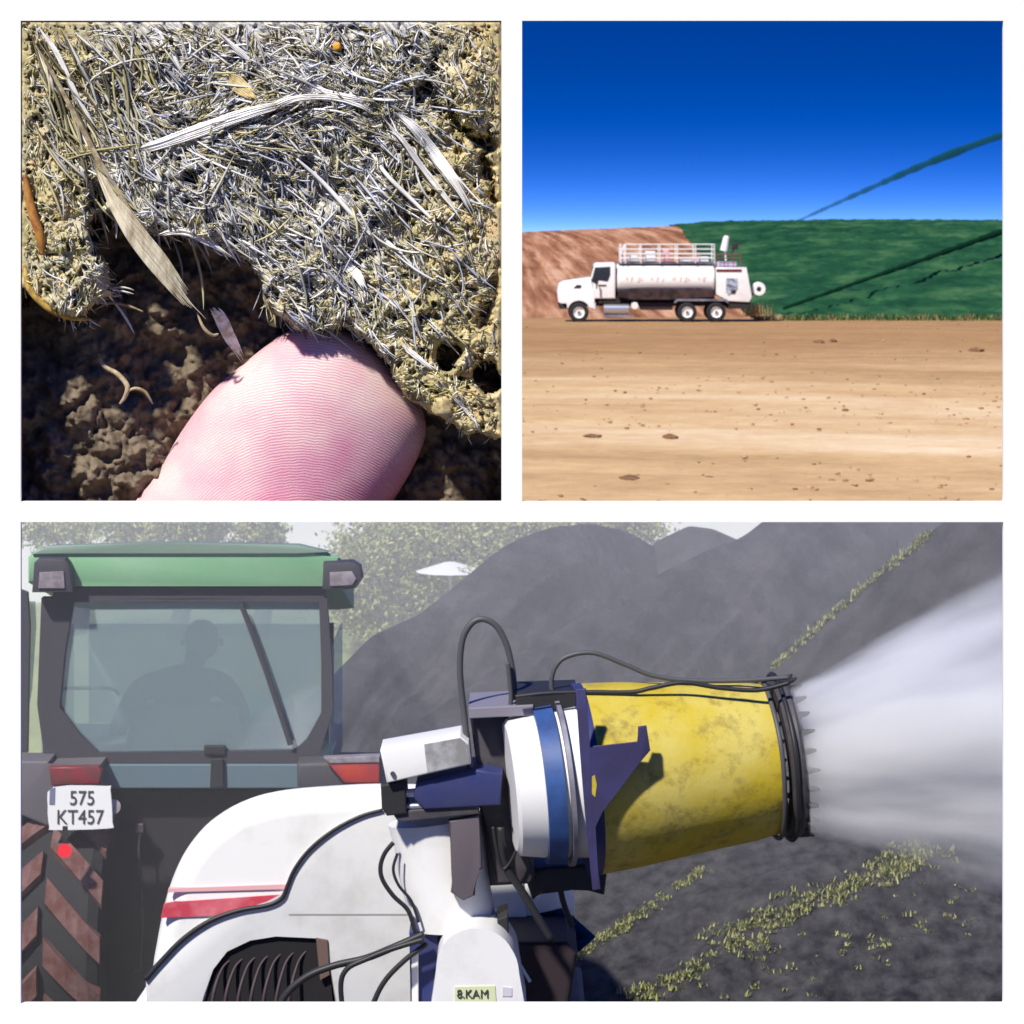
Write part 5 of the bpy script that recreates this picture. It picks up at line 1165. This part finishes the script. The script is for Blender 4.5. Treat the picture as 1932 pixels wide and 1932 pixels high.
# hoses
def hz(name, pts, D, r, m, parent=blow, r2=None):
    P3 = [P(p[0], p[1], D if len(p) < 3 else p[2]) for p in pts]; b = MB(); b.tube(P3, r, n=10, r2=r2, sub=8); return b.build(name, m, parent, smooth=True)
hz("hose", [(898, 1520), (886, 1440), (876, 1350), (868, 1270), (872, 1210), (888, 1178), (910, 1168), (935, 1180), (954, 1212), (966, 1260), (972, 1320)], CD - 0.2, 0.017, hoseg)
hz("hose", [(972, 1315), (1030, 1308), (1110, 1306), (1190, 1306), (1230, 1298), (1290, 1288), (1360, 1298), (1430, 1302), (1490, 1288)], AD - 0.12, 0.012, hoser)
hz("hose", [(1046, 1318), (1040, 1290), (1048, 1258), (1072, 1238), (1120, 1232), (1180, 1254), (1230, 1274), (1300, 1284), (1400, 1284), (1490, 1278)], AD + 0.05, 0.013, hoseg)
hz("hose", [(960, 1345), (964, 1318), (962, 1290), (958, 1250)], CD - 0.25, 0.012, hoseg)
hz("hose", [(742, 1590), (726, 1610), (718, 1635), (722, 1660), (742, 1690), (770, 1718), (784, 1760)], CD - 0.15, 0.012, hoser)
hz("hose", [(750, 1610), (742, 1640), (752, 1670), (776, 1700), (790, 1740)], CD - 0.17, 0.008, hoser)
hz("hose", [(800, 1762), (745, 1786), (690, 1808), (630, 1822), (580, 1842), (540, 1876), (512, 1930)], CD - 0.2, 0.019, hoser)
hz("hose", [(800, 1772), (735, 1792), (690, 1810), (655, 1828), (643, 1860), (650, 1930)], CD - 0.25, 0.014, hoser)
hz("hose", [(806, 1780), (760, 1815), (720, 1860), (690, 1930)], CD - 0.22, 0.014, hoser)
hz("hose", [(930, 1560), (936, 1600), (950, 1640), (975, 1600), (968, 1560)], CD - 0.22, 0.009, hoser)
b = MB(); b.slab([(905, 1535), (990, 1528), (994, 1668), (925, 1672)], CD + 0.0, 0.3, 0.01); b.build("gearbox", stl, blow)
# chassis on the ground
b = MB(); b.box((P(700, 0, MD).x, MD + 0.3, 0.42), (2.4, 1.4, 0.25), bev=0.03); b.build("chassis", stl, blow)
for px_ in (330, 1040):
    a = P(px_, 0, MD); b = MB(); b.lathe(Vector((a.x - 0.12, MD + 0.9, 0.36)), (1, 0, 0), [(0.02, 0.2), (0, 0.3), (0.04, 0.36), (0.2, 0.36), (0.24, 0.3), (0.22, 0.2)], 32, close=True); b.build("road_wheel", tyre_m, blow, auto=30)

# ---------------- spray plume (volume) and drifting mist over the yard
def volume(name, me, dens, col, label, cat, noise_s=None, aniso=0.0, lo=0.3, hi=0.7):
    m = bpy.data.materials.new(name); m.use_nodes = True; n = m.node_tree; n.nodes.clear(); o = n.nodes.new("ShaderNodeOutputMaterial")
    v = n.nodes.new("ShaderNodeVolumePrincipled"); v.inputs['Color'].default_value = col; v.inputs['Density'].default_value = dens; v.inputs['Anisotropy'].default_value = aniso
    if noise_s:
        co = n.nodes.new("ShaderNodeTexCoord"); mp = n.nodes.new("ShaderNodeMapping"); mp.inputs['Scale'].default_value = noise_s
        t = n.nodes.new("ShaderNodeTexNoise"); t.inputs['Scale'].default_value = 1; t.inputs['Detail'].default_value = 3
        r_ = n.nodes.new("ShaderNodeMapRange"); r_.inputs[1].default_value = lo; r_.inputs[2].default_value = hi; r_.inputs[3].default_value = dens * 0.35; r_.inputs[4].default_value = dens * 1.6
        n.links.new(co.outputs['Object'], mp.inputs[0]); n.links.new(mp.outputs[0], t.inputs[0]); n.links.new(t.outputs['Fac'], r_.inputs[0]); n.links.new(r_.outputs[0], v.inputs['Density'])
    n.links.new(v.outputs[0], o.inputs['Volume'])
    return m
def plume_mat(d, tx, tz, r0, br):
    m = bpy.data.materials.new("spray_mist"); m.use_nodes = True; n = m.node_tree; n.nodes.clear(); o = n.nodes.new("ShaderNodeOutputMaterial")
    v = n.nodes.new("ShaderNodeVolumePrincipled"); v.inputs['Color'].default_value = (1, 1, 1, 1)
    co = n.nodes.new("ShaderNodeTexCoord"); sp = n.nodes.new("ShaderNodeSeparateXYZ"); n.links.new(co.outputs['Object'], sp.inputs[0])
    def M(op, a, b=None, c=None, clamp=False):
        q = n.nodes.new("ShaderNodeMath"); q.operation = op; q.use_clamp = clamp
        for i, w in enumerate((a, b, c)):
            if w is None: continue
            if isinstance(w, (int, float)): q.inputs[i].default_value = w
            else: n.links.new(w, q.inputs[i])
        return q.outputs[0]
    X, Y, Z = sp.outputs; y = M('MULTIPLY_ADD', X, -tx, Y); z = M('MULTIPLY_ADD', X, -tz, Z)
    rr = M('SQRT', M('ADD', M('MULTIPLY', y, y), M('MULTIPLY', z, z))); rn = M('DIVIDE', rr, M('MULTIPLY_ADD', X, br, r0))
    # streaks run along the jets: noise in (slow along the axis, fast across it)
    cb = n.nodes.new("ShaderNodeCombineXYZ"); n.links.new(M('MULTIPLY', X, 0.9), cb.inputs[0]); n.links.new(M('DIVIDE', M('MULTIPLY', y, 2.2), M('MULTIPLY_ADD', X, 0.5, 0.6)), cb.inputs[1]); n.links.new(M('DIVIDE', M('MULTIPLY', z, 4.0), M('MULTIPLY_ADD', X, 0.5, 0.6)), cb.inputs[2])
    t = n.nodes.new("ShaderNodeTexNoise"); t.inputs['Scale'].default_value = 1; t.inputs['Detail'].default_value = 4; n.links.new(cb.outputs[0], t.inputs[0])
    ed = M('MULTIPLY', M('SUBTRACT', M('ADD', 1.0, M('MULTIPLY', M('SUBTRACT', t.outputs['Fac'], 0.5), 0.9)), rn), M('DIVIDE', 5.0, M('MULTIPLY_ADD', X, 2.0, 1.0)), None, True)
    ns = M('MULTIPLY', M('SUBTRACT', t.outputs['Fac'], 0.28), 3.2, None, True)
    n.links.new(M('MULTIPLY', M('MULTIPLY', ed, ns), M('DIVIDE', d, M('MULTIPLY_ADD', X, 0.55, 0.42))), v.inputs['Density']); n.links.new(v.outputs[0], o.inputs['Volume']); return m
b = MB(); sax = (P(1893, 1390, AD) - P(1490, 1438, AD)); sax.y = 0.1; L_ = sax.length; sax.normalize()
mist_m = plume_mat(5.2, sax.y / sax.x, sax.z / sax.x, 146 * U_, 150 * U_ / L_)
b.lathe(P(1500, 1438, AD) + Vector((0, 0.16, 0)), sax, [(0, 0.0), (0.0, 165 * U_), (L_, 340 * U_), (2.2 * L_, 560 * U_), (2.2 * L_, 0)], 40)
tag(b.build("spray_mist", mist_m, None, origin=P(1490, 1438, AD)), "thick pale grey spray blowing right from the cannon's nozzle ring", "mist", None, "stuff")
def hazebox():
    v = []
    for D in (16.2, 35.6):
        for x in (-6, 9) if D < 20 else (-10, 16):
            v += [(x, D, -4.5), (x, D, EYE - 531 * K * D)]
    f = [(0, 1, 3, 2), (4, 6, 7, 5), (0, 4, 5, 1), (2, 3, 7, 6), (0, 2, 6, 4), (1, 5, 7, 3)]
    me = mesh_pd("mist", v, f); bm = bmesh.new(); bm.from_mesh(me); bmesh.ops.recalc_face_normals(bm, faces=bm.faces); bm.to_mesh(me); bm.free()
    m = volume("drifting_mist", None, 0.038, (1.0, 0.98, 0.95, 1), None, None)
    tag(link("drifting_mist", me, m, None), "thin grey mist drifting over the yard and heaps", "mist", None, "stuff")
hazebox()
